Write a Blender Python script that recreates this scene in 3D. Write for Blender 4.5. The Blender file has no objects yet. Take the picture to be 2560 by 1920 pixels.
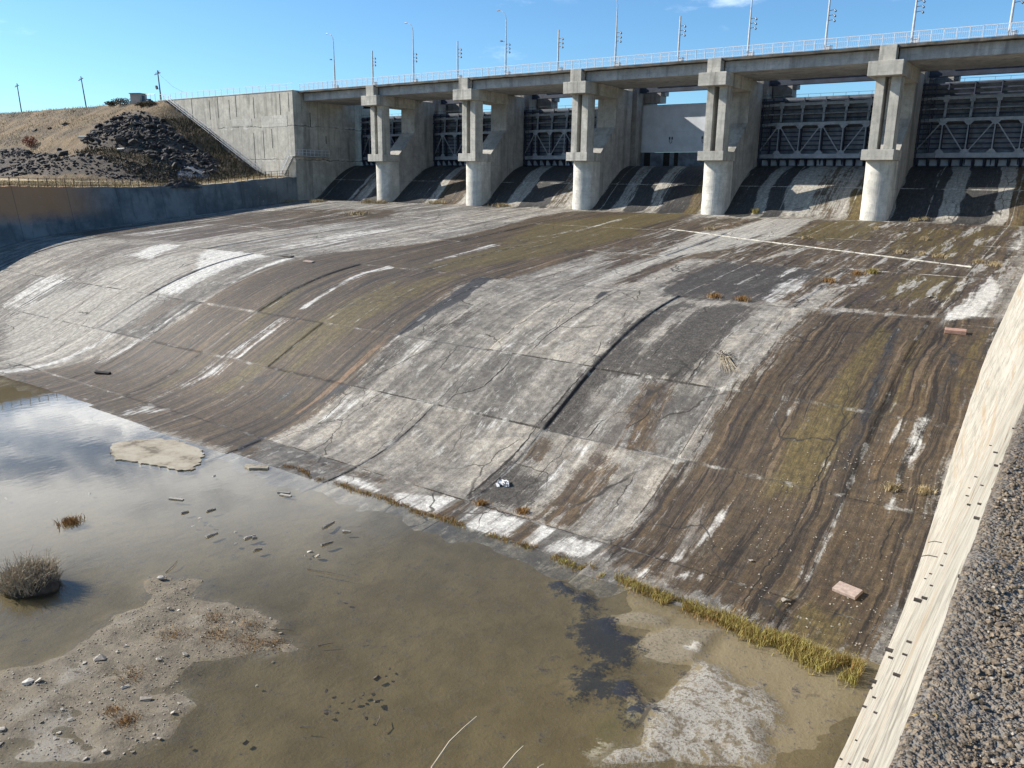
import bpy, bmesh, math, random
import numpy as np
from mathutils import Vector, Matrix
random.seed(7); RNG = np.random.default_rng(7)
SC = bpy.context.scene; COL = SC.collection
rad = math.radians

# ---------------------------------------------------------------- camera
cam_d = bpy.data.cameras.new('camera'); cam = bpy.data.objects.new('camera', cam_d); COL.objects.link(cam)
SC.camera = cam
cam_d.sensor_fit = 'HORIZONTAL'; cam_d.sensor_width = 36.0; cam_d.lens = 36.0 * 1995.2 / 2560.0
cam_d.clip_start = 0.1; cam_d.clip_end = 5000
_p, _r, _y = -0.250384, 0.0137715, 0.620308
fwd = Vector((-math.sin(_y) * math.cos(_p), math.cos(_y) * math.cos(_p), math.sin(_p)))
rt = Vector((math.cos(_y), math.sin(_y), 0)); up = rt.cross(fwd)
rt2 = rt * math.cos(_r) + up * math.sin(_r); up2 = up * math.cos(_r) - rt * math.sin(_r)
M = Matrix((rt2, up2, -fwd)).transposed().to_4x4(); M.translation = Vector((101.517, -101.848, 4.079))
cam.matrix_world = M

# ---------------------------------------------------------------- light
S_DIR = Vector((-1.0, -0.37, 0.66)).normalized()
SUN_EL = math.asin(S_DIR.z); SUN_AZ = math.atan2(S_DIR.x, S_DIR.y)
sun_d = bpy.data.lights.new('sun', 'SUN'); sun = bpy.data.objects.new('sun', sun_d); COL.objects.link(sun)
sun_d.energy = 4.8; sun_d.angle = rad(0.53); sun_d.color = (1.0, 0.95, 0.87)
sun.rotation_euler = S_DIR.to_track_quat('Z', 'Y').to_euler()
world = bpy.data.worlds.new('World'); SC.world = world; world.use_nodes = True
SC.view_settings.view_transform = 'Standard'; SC.view_settings.look = 'None'
SC.view_settings.exposure = 0.84; SC.view_settings.gamma = 1.0


class G:
    """tiny node-graph helper"""
    def __init__(s, nt): s.nt = nt
    def n(s, typ, props=None, **kw):
        nd = s.nt.nodes.new('ShaderNode' + typ)
        for k, v in (props or {}).items(): setattr(nd, k, v)
        for k, v in kw.items():
            key = int(k[1:]) if k[0] == '_' and k[1:].isdigit() else k.replace('_', ' ')
            sk = nd.inputs[key]
            if isinstance(v, bpy.types.NodeSocket): s.nt.links.new(v, sk)
            else: sk.default_value = v
        return nd
    def math(s, op, a, b=0.0, c=None, clamp=False):
        kw = {'_0': a, '_1': b}
        if c is not None: kw['_2'] = c
        return s.n('Math', {'operation': op, 'use_clamp': clamp}, **kw).outputs[0]
    def mix(s, f, a, b, mode='MIX'):
        nd = s.nt.nodes.new('ShaderNodeMix'); nd.data_type = 'RGBA'; nd.blend_type = mode
        for sk, v in ((nd.inputs[0], f), (nd.inputs[6], a), (nd.inputs[7], b)):
            if isinstance(v, bpy.types.NodeSocket): s.nt.links.new(v, sk)
            elif isinstance(v, (int, float)): sk.default_value = v
            else: sk.default_value = (*v, 1.0)
        return nd.outputs[2]
    def vmul(s, v, vec): return s.n('VectorMath', {'operation': 'MULTIPLY'}, _0=v, _1=vec).outputs[0]
    def noise(s, v, scale, detail=4.0, rough=0.55, dist=0.0):
        return s.n('TexNoise', Vector=v, Scale=scale, Detail=detail, Roughness=rough, Distortion=dist).outputs['Fac']
    def step(s, x, a, b):
        return s.n('MapRange', {'interpolation_type': 'SMOOTHSTEP'}, Value=x, From_Min=a, From_Max=b).outputs[0]
    def attr(s, name, out='Fac'): return s.n('Attribute', {'attribute_name': name}).outputs[out]
    def pos(s): return s.n('NewGeometry').outputs['Position']
    def bump(s, h, strength, dist): return s.n('Bump', Strength=strength, Distance=dist, Height=h).outputs[0]


# ---- sky with clouds
g = G(world.node_tree); world.node_tree.nodes.clear()
sky = g.n('TexSky', {'sky_type': 'NISHITA', 'sun_disc': False, 'sun_elevation': SUN_EL, 'sun_rotation': SUN_AZ % (2 * math.pi),
                     'altitude': 400.0, 'air_density': 1.0, 'dust_density': 0.35, 'ozone_density': 2.0})
dirv = g.n('TexCoord').outputs['Generated']
sx = g.n('SeparateXYZ', Vector=dirv)
el = sx.outputs['Z']
flat = g.n('CombineXYZ', X=g.math('DIVIDE', sx.outputs['X'], g.math('ADD', g.math('ABSOLUTE', el), .14)),
           Y=g.math('DIVIDE', sx.outputs['Y'], g.math('ADD', g.math('ABSOLUTE', el), .14))).outputs[0]
cl = g.math('ADD', g.math('MULTIPLY', g.noise(flat, 1.9, 7, .62, .3), .75), g.math('MULTIPLY', g.noise(flat, .55, 3), .35))
hi = g.math('MULTIPLY', g.step(el, .19, .245), g.step(el, .50, .32))                                     # the bank of broken cloud stands above the camera's frame
west = g.step(sx.outputs['X'], -.15, -.6)
cm = g.math('MULTIPLY', g.math('MULTIPLY', g.step(cl, .505, .63), hi), west)
wisp_n = g.noise(g.vmul(dirv, (7, 7, 22)), 1.0, 6, .6)
wisp = g.math('MULTIPLY', g.math('MULTIPLY', g.step(wisp_n, .60, .78), g.step(el, .11, .15)), .35)
wisp = g.math('MULTIPLY', wisp, g.math('SUBTRACT', 1.0, hi))
cmask = g.math('MAXIMUM', g.math('MULTIPLY', cm, .9), g.math('MULTIPLY', wisp, .55))
skycol = g.mix(1.0, sky.outputs[0], (0.74, 1.10, 1.36), 'MULTIPLY')
colr = g.mix(cmask, skycol, (24.0, 24.5, 25.2))
bg = g.n('Background', Color=colr, Strength=0.069)
g.nt.links.new(bg.outputs[0], g.n('OutputWorld').inputs[0])

# ---------------------------------------------------------------- materials
MATS = {}
def newmat(name):
    m = bpy.data.materials.new(name); m.use_nodes = True; m.node_tree.nodes.clear(); MATS[name] = m
    return m, G(m.node_tree)
def out(g, sh): g.nt.links.new(sh, g.n('OutputMaterial').inputs[0])
def bsdf(g, col, rough=.85, normal=None, **kw):
    k = dict(Roughness=rough, **kw)
    k['Base_Color'] = col if isinstance(col, bpy.types.NodeSocket) else (*col, 1)
    if normal is not None: k['Normal'] = normal
    if 'Specular_IOR_Level' not in k: k['Specular_IOR_Level'] = .35
    return g.n('BsdfPrincipled', **k).outputs[0]

def m_concrete(name, base, dark=.55, stain=.5, boards=True, seams=(), warm=(1, 1, 1)):
    m, g = newmat(name); p = g.pos()
    big = g.noise(p, .22, 5, .6); fine = g.noise(p, 2.6, 6, .65)
    drip = g.noise(g.vmul(p, (1.5, 1.5, .09)), 1.0, 6, .6)
    drip2 = g.noise(g.vmul(p, (.5, .5, .05)), 1.0, 4, .6)
    b = tuple(x * w for x, w in zip(base, warm)); d = tuple(x * dark for x in b)
    c = g.mix(g.step(big, .3, .72), tuple(x * .8 for x in b), tuple(x * 1.1 for x in b))
    c = g.mix(g.math('MULTIPLY', g.step(drip, .5, .75), stain), c, d)
    c = g.mix(g.math('MULTIPLY', g.step(drip2, .54, .7), stain * .8), c, tuple(x * .7 for x in d))
    c = g.mix(g.math('MULTIPLY', g.step(drip, .32, .22), .35), c, tuple(min(.75, x * 1.5) for x in b))
    c = g.mix(g.math('MULTIPLY', g.step(fine, .5, .72), .5), c, d)
    mot = g.noise(p, .8, 8, .72); c = g.mix(1.0, c, g.mix(g.step(mot, .34, .66), (.82, .82, .82), (1.12, 1.11, 1.10)), 'MULTIPLY')
    drip3 = g.noise(g.vmul(p, (2.4, 2.4, .16)), 1.0, 7, .7); c = g.mix(g.math('MULTIPLY', g.step(drip3, .60, .68), stain * .6), c, tuple(x * .28 for x in b))
    xyz = g.n('SeparateXYZ', Vector=p)
    h = g.math('MULTIPLY', fine, .6)
    if boards:
        bz = g.math('PINGPONG', g.math('ADD', xyz.outputs['Z'], g.math('MULTIPLY', fine, .06)), .45)
        line = g.step(bz, .025, .0)
        c = g.mix(g.math('MULTIPLY', line, g.step(big, .42, .7)), c, tuple(x * .55 for x in b)); h = g.math('SUBTRACT', h, line)
    for z in seams:
        dz = g.math('ABSOLUTE', g.math('SUBTRACT', g.math('ADD', xyz.outputs['Z'], g.math('MULTIPLY', g.noise(p, .8, 4), .9)), z + .45))
        l = g.math('MULTIPLY', g.step(dz, .10, .02), g.step(g.noise(p, .35, 2), .36, .5))
        c = g.mix(l, c, tuple(x * .25 for x in b))
        l2 = g.math('MULTIPLY', g.step(g.math('ABSOLUTE', g.math('SUBTRACT', dz, .25)), .2, .05), g.step(g.noise(p, .9, 4), .52, .64))
        c = g.mix(g.math('MULTIPLY', l2, .6), c, (.6, .58, .54))
    out(g, bsdf(g, c, .9, g.bump(h, .5, .04)))
    return m
m_concrete('pier_concrete', (.37, .355, .325), stain=.85)
m_concrete('nose_concrete', (.58, .55, .485), stain=.6)
m_concrete('cap_concrete', (.46, .435, .38), stain=.95)
m_concrete('deck_concrete', (.40, .395, .385), stain=.8)
m_concrete('edge_concrete', (.115, .102, .085), stain=.7, boards=False)
m_concrete('patch_concrete', (.50, .475, .42), stain=.25)
m_concrete('abutment_concrete', (.45, .425, .365), stain=.9, boards=False, seams=(13.1, 7.2))

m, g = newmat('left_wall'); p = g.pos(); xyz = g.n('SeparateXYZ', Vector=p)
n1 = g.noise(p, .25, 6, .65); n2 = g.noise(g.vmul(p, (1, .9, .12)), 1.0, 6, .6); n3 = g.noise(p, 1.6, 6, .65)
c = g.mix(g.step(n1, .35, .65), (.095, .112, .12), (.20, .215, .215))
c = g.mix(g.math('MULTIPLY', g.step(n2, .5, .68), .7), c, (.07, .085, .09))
ru = g.math('MULTIPLY', g.step(xyz.outputs['Y'], -36, -46), g.step(g.math('ADD', xyz.outputs['Z'], g.math('MULTIPLY', n1, 3.0)), -1.6, .8))
c = g.mix(g.math('MULTIPLY', ru, .85), c, (.48, .235, .105))
c = g.mix(g.math('MULTIPLY', g.step(n3, .64, .76), .7), c, (.5, .5, .48))
jy = g.math('PINGPONG', xyz.outputs['Y'], 3.6)
c = g.mix(g.math('MULTIPLY', g.step(jy, .07, .0), .6), c, (.04, .045, .05))
out(g, bsdf(g, c, .9, g.bump(n3, .5, .06)))

m, g = newmat('right_wall'); p = g.pos(); xyz = g.n('SeparateXYZ', Vector=p)
n1 = g.noise(p, .45, 7, .68); n2 = g.noise(g.vmul(p, (.6, .10, 1.6)), 1.0, 8, .7, .4); n3 = g.noise(g.vmul(p, (1, .22, 2.2)), 1.0, 10, .78, .8); n4 = g.noise(p, 6, 7, .72); n5 = g.noise(p, 1.6, 7, .7)
c = g.mix(g.step(n1, .34, .68), (.315, .288, .232), (.41, .378, .318))
c = g.mix(g.math('MULTIPLY', g.step(n5, .48, .62), .75), c, (.205, .186, .155))
c = g.mix(g.math('MULTIPLY', g.step(n2, .53, .63), .55), c, (.30, .205, .110))
nearw = g.step(xyz.outputs['Y'], -78, -92)
c = g.mix(g.math('MULTIPLY', g.math('MULTIPLY', g.step(n3, .51, .59), .75), g.math('ADD', .3, g.math('MULTIPLY', nearw, .7))), c, (.175, .157, .126))
c = g.mix(g.math('MULTIPLY', g.math('MULTIPLY', g.step(n3, .585, .63), .9), nearw), c, (.060, .053, .045))
c = g.mix(g.math('MULTIPLY', g.step(n4, .56, .70), .55), c, (.24, .22, .185))
c = g.mix(g.math('MULTIPLY', g.step(n4, .40, .28), .5), c, (.43, .41, .365))
edge = g.step(g.math('ADD', xyz.outputs['Z'], g.math('MULTIPLY', g.math('SUBTRACT', g.noise(p, 1.3, 7, .75), .5), 3.0)), 1.2, 2.7)
c = g.mix(g.math('MULTIPLY', edge, .8), c, g.mix(g.step(n4, .4, .6), (.14, .125, .105), (.30, .275, .23)))
c = g.mix(g.math('MULTIPLY', g.math('MULTIPLY', edge, g.step(n5, .56, .62)), .7), c, (.42, .25, .08))
out(g, bsdf(g, c, .92, g.bump(g.math('ADD', n3, g.math('MULTIPLY', n4, 1.4)), .8, .04)))

m, g = newmat('gravel_top'); p = g.pos()
v = g.n('TexVoronoi', Vector=p, Scale=48.0, Randomness=1.0); v2 = g.n('TexVoronoi', Vector=p, Scale=110.0)
n1 = g.noise(p, 1.2, 5, .6); n2 = g.noise(p, 9, 6, .65)
c = g.mix(g.n('SeparateColor', Color=v.outputs['Color']).outputs[0], (.055, .042, .029), (.23, .178, .122))
c = g.mix(g.step(v.outputs['Distance'], .45, .75), c, (.15, .135, .115))
c = g.mix(g.math('MULTIPLY', g.step(n2, .58, .68), .7), c, (.27, .225, .17))
c = g.mix(g.math('MULTIPLY', g.step(n1, .56, .66), .6), c, (.20, .18, .155))
c = g.mix(g.math('MULTIPLY', g.step(g.noise(p, 3.1, 3, .6), .66, .72), .8), c, (.42, .27, .06))
hh = g.math('ADD', g.math('MULTIPLY', v.outputs['Distance'], -1.0), g.math('MULTIPLY', v2.outputs['Distance'], -.4))
out(g, bsdf(g, c, .8, g.bump(hh, 1.0, .02)))

def m_simple(name, col, rough=.7, metal=0.0, var=.3, scale=3.0, bump=.2, col2=None, hue=None):
    m, g = newmat(name); p = g.pos(); n1 = g.noise(p, scale, 5, .6)
    c = g.mix(g.step(n1, .3, .72), tuple(x * (1 - var) for x in col), col2 or tuple(x * (1 + var) for x in col))
    out(g, bsdf(g, c, rough, g.bump(n1, bump, .03), Metallic=metal)); return m
def m_object(name, cols, rough=.85, bump=.6, scale=4.0, dist=.05):
    """stone, wood: colour from the object's own random number, so every copy differs"""
    m, g = newmat(name); r = g.n('ObjectInfo').outputs['Random']
    rp = g.nt.nodes.new('ShaderNodeValToRGB'); e = rp.color_ramp.elements
    e[0].color = (*cols[0], 1); e[1].color = (*cols[-1], 1)
    for i, cc in enumerate(cols[1:-1]): k = e.new((i + 1) / (len(cols) - 1)); k.color = (*cc, 1)
    g.nt.links.new(r, rp.inputs[0]); co = g.n('TexCoord').outputs['Object']; n = g.noise(g.pos(), scale, 6, .65)
    c = g.mix(g.step(n, .35, .75), rp.outputs[0], g.mix(1.0, rp.outputs[0], (1.7, 1.65, 1.55), 'MULTIPLY'))
    out(g, bsdf(g, c, rough, g.bump(n, bump, dist)))
m_simple('white_paint', (.62, .63, .65), .5, .0, .12, 6)
m_simple('grey_steel', (.36, .38, .41), .5, .3, .2, 3)
m_simple('dark_steel', (.055, .065, .085), .6, .2, .3, 2)
m_simple('lamp_pole', (.50, .50, .49), .6, .0, .15, 3)
m_simple('flood_head', (.10, .12, .15), .5, .3, .2, 3)
m_simple('old_wood', (.10, .085, .07), .9, 0, .3, 5)
m_simple('rust', (.075, .05, .036), .9, 0, .35, 6)
m_simple('rebar', (.05, .042, .036), .85, 0, .3, 12)
m_simple('gate_chord', (.25, .275, .31), .55, .15, .18, 1.5)
m_simple('gate_skin', (.155, .172, .20), .6, .15, .35, .9)
m_simple('gate_rib', (.04, .05, .08), .65, .1, .3, 1.2)
m_simple('gate_panel', (.30, .33, .37), .6, .05, .15, .9)
m_simple('white_gate', (.60, .62, .65), .6, .05, .10, .7)
m_simple('hoist_steel', (.04, .048, .066), .6, .15, .3, .8)
m_simple('brick', (.33, .20, .155), .85, 0, .18, 5)
m_simple('pink_slab', (.34, .26, .215), .9, 0, .2, 6)
m_simple('plank_dark', (.02, .018, .016), .9, 0, .3, 5)
m_simple('white_bag', (.62, .62, .63), .55, 0, .12, 8)
m_simple('kerb_white', (.46, .43, .365), .9, 0, .35, 1.6, .6)
m_simple('hut_wall', (.36, .31, .27), .9, 0, .15, 1)
m_simple('hut_roof', (.14, .16, .19), .6, .3, .2, 1)
m_simple('crack_dark', (.03, .026, .022), .95, 0, .4, 6)
m_simple('red_leaf', (.23, .075, .045), .9, 0, .35, 4)
m_simple('shrub_leaf', (.080, .062, .034), .9, 0, .4, 3)
m_simple('dry_reed', (.34, .285, .20), .9, 0, .35, 6)
m_simple('reed_dark', (.055, .045, .034), .95, 0, .4, 4)
m_simple('yellow_grass', (.44, .32, .10), .85, 0, .45, 2.6, .0, (.34, .30, .085))
m_simple('rusty_grass', (.30, .17, .06), .9, 0, .4, 2.5)
m_simple('straw', (.38, .295, .165), .9, 0, .35, 1.2)
m_simple('hill_grass', (.21, .14, .06), .95, 0, .5, .35)
m, g = newmat('worn_slab'); p = g.pos(); n1 = g.noise(p, .7, 6, .65); n2 = g.noise(p, 4, 6, .7)
c = g.mix(g.step(n1, .42, .6), (.36, .32, .245), (.27, .23, .165)); c = g.mix(g.math('MULTIPLY', g.step(n1, .57, .64), .85), c, (.12, .10, .075)); c = g.mix(g.math('MULTIPLY', g.step(n2, .55, .68), .6), c, (.22, .19, .14))
out(g, bsdf(g, c, .9, g.bump(n2, .6, .05)))
m_simple('pale_stem', (.36, .29, .20), .8, 0, .15, 8)
m_simple('steel_stair', (.42, .43, .43), .6, .2, .15, 4)
m_simple('pale_gravel', (.17, .175, .185), .95, 0, .45, 2, .8)
m_simple('dark_earth', (.05, .045, .04), .95, 0, .5, 1.5, .8)
m_object('basalt', [(.022, .020, .021), (.038, .034, .033), (.064, .058, .053), (.029, .026, .025)], scale=2.2, dist=.08)
m_object('pale_stone', [(.22, .20, .17), (.36, .33, .28), (.16, .14, .12), (.42, .40, .36)], scale=9, dist=.02)
m_object('wet_stone', [(.035, .03, .025), (.06, .05, .04), (.045, .04, .03)], .5, scale=9, dist=.02)
m_object('driftwood', [(.17, .155, .14), (.30, .28, .25), (.10, .095, .09)], scale=12, dist=.02)
m_simple('pebble', (.115, .086, .056), .9, 0, .75, 30, .4, (.29, .222, .150))
m_simple('pebble_light', (.30, .26, .205), .85, 0, .4, 16, .4)

# hill: dry grass, bare earth and dark stony soil in patches of their own
m, g = newmat('hill_soil'); p = g.pos(); n1 = g.noise(p, .12, 6, .62); n2 = g.noise(p, .7, 6, .65); n3 = g.noise(p, 3.5, 6, .7)
rk = g.attr('rubble')
c = g.mix(g.step(n1, .38, .62), (.175, .122, .066), (.095, .072, .046))
c = g.mix(g.math('MULTIPLY', g.step(n2, .5, .7), .6), c, (.225, .162, .083))
c = g.mix(g.math('MULTIPLY', g.step(n3, .55, .7), .6), c, (.06, .05, .03))
c = g.mix(g.step(g.math('ADD', rk, g.math('MULTIPLY', g.math('SUBTRACT', n2, .5), .9)), .35, .65), c, g.mix(g.step(n3, .4, .65), (.058, .046, .036), (.125, .10, .075)))
c = g.mix(g.step(g.math('ADD', g.attr('terrace'), g.math('MULTIPLY', g.math('SUBTRACT', n2, .5), .5)), .4, .6), c, g.mix(g.step(n3, .4, .65), (.42, .33, .19), (.27, .20, .11)))
out(g, bsdf(g, c, .95, g.bump(g.math('ADD', n2, g.math('MULTIPLY', n3, .5)), .8, .35)))

# spillway concrete with its stains
m, g = newmat('spillway'); fl = g.attr('flow', 'Vector'); p = g.pos()
wv = g.n('VectorMath', {'operation': 'ADD'}, _0=fl, _1=g.vmul(g.n('TexNoise', Vector=fl, Scale=.22, Detail=4.0).outputs['Color'], (.9, .3, 0))).outputs[0]
sA = g.noise(g.vmul(wv, (.75, .035, 1)), 1.0, 6, .62)          # broad streaks along the flow
sB = g.noise(g.vmul(wv, (3.2, .16, 1)), 1.0, 6, .65)           # fine streaks
sC = g.noise(g.vmul(fl, (9, .9, 1)), 1.0, 5, .65)
blo = g.noise(fl, .9, 6, .65); gr = g.noise(fl, 7, 6, .7); spk = g.noise(fl, 22, 4, .7)
sM = g.noise(g.vmul(wv, (1.5, .075, 1)), 1.0, 7, .68)
rag = g.math('ADD', g.math('MULTIPLY', g.math('ADD', sB, sM), .36), g.math('MULTIPLY', blo, .28))
rag = g.math('ADD', g.math('SUBTRACT', rag, .5), g.math('MULTIPLY', g.math('SUBTRACT', gr, .5), .22))
def msk(name, k=1.5, a=.36, b=.66): return g.step(g.math('ADD', g.attr(name), g.math('MULTIPLY', rag, k)), a, b)
slab = g.attr('slab')
c = g.mix(g.step(sA, .36, .66), (.158, .146, .129), (.272, .252, .220))
c = g.mix(g.math('MULTIPLY', g.step(sB, .52, .70), .28), c, (.115, .105, .094))
c = g.mix(g.math('MULTIPLY', g.step(sM, .43, .30), .28), c, (.38, .36, .325))
c = g.mix(g.math('MULTIPLY', g.step(sC, .55, .72), .3), c, (.13, .118, .105))
c = g.mix(g.math('MULTIPLY', g.step(gr, .54, .68), .5), c, (.095, .087, .078))
c = g.mix(1.0, c, g.mix(slab, (.66, .665, .68), (1.30, 1.28, 1.24)), 'MULTIPLY')
lum = g.noise(fl, .42, 8, .70, .6)
c = g.mix(1.0, c, g.mix(g.step(lum, .38, .62), (.74, .74, .75), (1.22, 1.20, 1.17)), 'MULTIPLY')
scab = g.noise(g.vmul(fl, (1, .45, 1)), 1.3, 9, .74, .4)
c = g.mix(g.math('MULTIPLY', g.step(scab, .56, .61), .5), c, (.40, .385, .35)); c = g.mix(g.math('MULTIPLY', g.step(scab, .435, .39), .45), c, (.088, .080, .072))
c = g.mix(g.math('MULTIPLY', msk('pale', 3.0), .75), c, g.mix(g.step(sB, .35, .65), (.40, .375, .33), (.29, .27, .235)))
wcol = g.mix(g.step(sB, .35, .66), (.044, .029, .014), (.108, .072, .036))
wcol = g.mix(g.math('MULTIPLY', g.step(sA, .56, .68), .75), wcol, (.165, .100, .042))
wcol = g.mix(g.math('MULTIPLY', g.step(sM, .54, .64), .8), wcol, (.034, .025, .018))
wcol = g.mix(g.math('MULTIPLY', g.step(sA, .44, .34), .5), wcol, (.085, .066, .042))
wcol = g.mix(g.math('MULTIPLY', g.step(blo, .45, .65), .5), wcol, (.075, .056, .038))
wcol = g.mix(g.math('MULTIPLY', g.step(sC, .5, .66), .55), wcol, (.030, .022, .016))
wcol = g.mix(g.math('MULTIPLY', g.step(gr, .57, .68), .45), wcol, (.19, .155, .115))
riv = g.noise(g.vmul(wv, (2.1, .055, 1)), 1.0, 5, .62, .5); riv2 = g.noise(g.vmul(wv, (.8, .03, 1)), 3.1, 4, .6)
wcol = g.mix(g.math('MULTIPLY', g.step(riv, .525, .60), .9), wcol, (.016, .011, .007))
wcol = g.mix(g.math('MULTIPLY', g.step(riv2, .57, .65), .6), wcol, (.20, .14, .082))
ol = g.step(g.math('ADD', g.attr('olive'), g.math('MULTIPLY', g.math('SUBTRACT', g.math('ADD', g.math('MULTIPLY', sB, .5), g.math('MULTIPLY', sM, .5)), .5), 4.5)), .40, .95)
wcol = g.mix(g.math('MULTIPLY', ol, .72), wcol, g.mix(g.step(sC, .35, .65), (.135, .100, .028), (.066, .050, .016)))
wet = msk('wet', 4.2); c = g.mix(g.math('MULTIPLY', wet, .96), c, wcol)
mo = g.noise(g.vmul(wv, (1.0, .10, 1)), .85, 8, .72, .25); mt = g.attr('mott')
c = g.mix(g.math('MULTIPLY', g.math('MULTIPLY', g.step(mo, .455, .41), mt), .85), c, (.060, .044, .037))
c = g.mix(g.math('MULTIPLY', g.math('MULTIPLY', g.step(mo, .545, .60), mt), .85), c, g.mix(g.step(gr, .4, .62), (.46, .44, .405), (.30, .285, .26)))
dk = msk('dark', 4.6); c = g.mix(g.math('MULTIPLY', dk, .92), c, g.mix(g.step(gr, .4, .66), (.036, .032, .028), (.092, .082, .072)))
c = g.mix(g.math('MULTIPLY', msk('rust', 2.6), .8), c, g.mix(sB, (.17, .09, .04), (.27, .17, .10)))
bk = msk('black', 2.6); c = g.mix(g.math('MULTIPLY', bk, .93), c, g.mix(g.step(sC, .4, .65), (.018, .018, .020), (.05, .047, .045)))
wh = msk('white', 5.0, .32, .85); c = g.mix(g.math('MULTIPLY', wh, .9), c, g.mix(g.step(gr, .40, .62), (.64, .62, .575), (.42, .40, .365)))
# slab joints
jn = g.math('ADD', g.attr('joint'), g.math('MULTIPLY', g.math('SUBTRACT', gr, .5), .18))
jl = g.math('MULTIPLY', g.step(jn, .055, .015), g.step(g.noise(fl, .3, 4), .40, .54))
apr = g.step(g.n('SeparateXYZ', Vector=p).outputs['Y'], -45.5, -44)
c = g.mix(g.math('MULTIPLY', jl, g.math('SUBTRACT', 1.0, g.math('MULTIPLY', wet, .55))), c, g.mix(apr, (.04, .035, .03), (.52, .49, .43)))
vw = g.n('VectorMath', {'operation': 'ADD'}, _0=g.vmul(fl, (.26, .13, 1)), _1=g.vmul(g.n('TexNoise', Vector=fl, Scale=.7, Detail=6.0).outputs['Color'], (.30, .30, 0))).outputs[0]
vc = g.n('TexVoronoi', {'feature': 'DISTANCE_TO_EDGE'}, Vector=vw, Scale=1.0).outputs['Distance']
ck = g.math('MULTIPLY', g.step(vc, .011, .003), g.step(g.noise(fl, .16, 3), .46, .56)); c = g.mix(g.math('MULTIPLY', ck, .85), c, (.03, .026, .022))
jw = g.math('MULTIPLY', g.step(g.math('ADD', jn, g.math('MULTIPLY', g.math('SUBTRACT', scab, .5), .7)), .13, .05), g.step(g.noise(fl, .55, 6, .65), .52, .62))
c = g.mix(g.math('MULTIPLY', jw, .42), c, (.55, .53, .48))
# small pale stones and chips caught on the wet concrete near the foot
chip = g.math('MULTIPLY', g.step(g.noise(fl, 6.5, 3, .5), .665, .70), g.math('MULTIPLY', g.attr('chips'), g.step(g.noise(fl, .7, 4), .5, .62)))
c = g.mix(chip, c, (.46, .42, .36))
grain = g.noise(fl, 13, 6, .8)
c = g.mix(1.0, c, g.mix(g.step(sM, .36, .64), (.88, .88, .88), (1.08, 1.08, 1.07)), 'MULTIPLY')
c = g.mix(1.0, c, g.mix(g.step(g.noise(fl, 2.4, 7, .72), .36, .64), (.72, .715, .71), (1.2, 1.2, 1.19)), 'MULTIPLY')
pit = g.step(g.noise(fl, 4.5, 6, .75), .60, .68)
c = g.mix(g.math('MULTIPLY', pit, .5), c, (.055, .048, .042))
c = g.mix(1.0, c, g.mix(g.step(grain, .32, .68), (.66, .66, .66), (1.30, 1.29, 1.27)), 'MULTIPLY')
hgt = g.math('ADD', g.math('MULTIPLY', sC, .5), g.math('ADD', g.math('MULTIPLY', gr, .7), g.math('MULTIPLY', blo, .8)))
hgt = g.math('SUBTRACT', hgt, g.math('MULTIPLY', jl, 1.5))
ro = g.math('SUBTRACT', .92, g.math('MULTIPLY', g.math('MAXIMUM', wet, bk), .30))
out(g, bsdf(g, c, ro, g.bump(g.math('ADD', hgt, g.math('MULTIPLY', grain, .5)), .75, .045)))

# basin bed
m, g = newmat('basin_bed'); p = g.pos(); n1 = g.noise(p, .35, 6, .6); n2 = g.noise(p, 2.0, 6, .65); n3 = g.noise(p, 9, 6, .7); n4 = g.noise(p, 24, 4, .7)
n5 = g.noise(g.vmul(p, (1, .4, 1)), 3.2, 6, .7)
def mb(name, k=.8, a=.30, b=.70):
    return g.step(g.math('ADD', g.math('ADD', g.attr(name), .12 if name in ('patch', 'isl', 'algae') else 0.0), g.math('MULTIPLY', g.math('SUBTRACT', g.math('ADD', g.math('MULTIPLY', n2, .6), g.math('MULTIPLY', n3, .4)), .5), k)), a, b)
c = g.mix(g.step(n1, .35, .65), (.104, .080, .038), (.148, .118, .062))
c = g.mix(g.math('MULTIPLY', g.step(n5, .5, .68), .45), c, (.066, .052, .032))
c = g.mix(g.math('MULTIPLY', g.step(n3, .58, .70), .5), c, (.045, .035, .023))
c = g.mix(g.math('MULTIPLY', g.step(n2, .55, .68), .45), c, (.062, .050, .029))
c = g.mix(g.math('MULTIPLY', g.step(n4, .62, .70), .5), c, (.032, .026, .018))
c = g.mix(g.math('MULTIPLY', mb('green', .9), .7), c, (.080, .074, .026))
isl = g.mix(g.step(n2, .38, .66), (.172, .142, .098), (.112, .092, .064))
isl = g.mix(g.math('MULTIPLY', g.step(n1, .52, .66), .6), isl, (.27, .248, .212))
isl = g.mix(g.math('MULTIPLY', g.step(n4, .58, .68), .6), isl, (.055, .048, .04))
isl = g.mix(g.math('MULTIPLY', g.step(n3, .60, .68), .55), isl, (.42, .39, .34))
c = g.mix(g.math('MULTIPLY', mb('shoal', 1.2, .3, .8), .8), c, (.185, .148, .085))
c = g.mix(mb('isl', 2.2), c, isl)
c = g.mix(mb('exmud', 2.8), c, g.mix(g.step(n3, .5, .64), (.185, .155, .105), (.085, .07, .045)))
pt = g.mix(g.step(n3, .5, .60), (.285, .27, .238), (.125, .105, .08)); pt = g.mix(g.math('MULTIPLY', g.step(n5, .56, .66), .6), pt, (.25, .21, .15))
pt = g.mix(g.step(n2, .50, .60), pt, (.15, .122, .082)); pt = g.mix(g.math('MULTIPLY', g.step(n4, .56, .66), .7), pt, (.09, .075, .055))
c = g.mix(mb('patch', 5.5), c, pt)
c = g.mix(mb('pale', 2.5), c, (.46, .43, .37))
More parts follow.
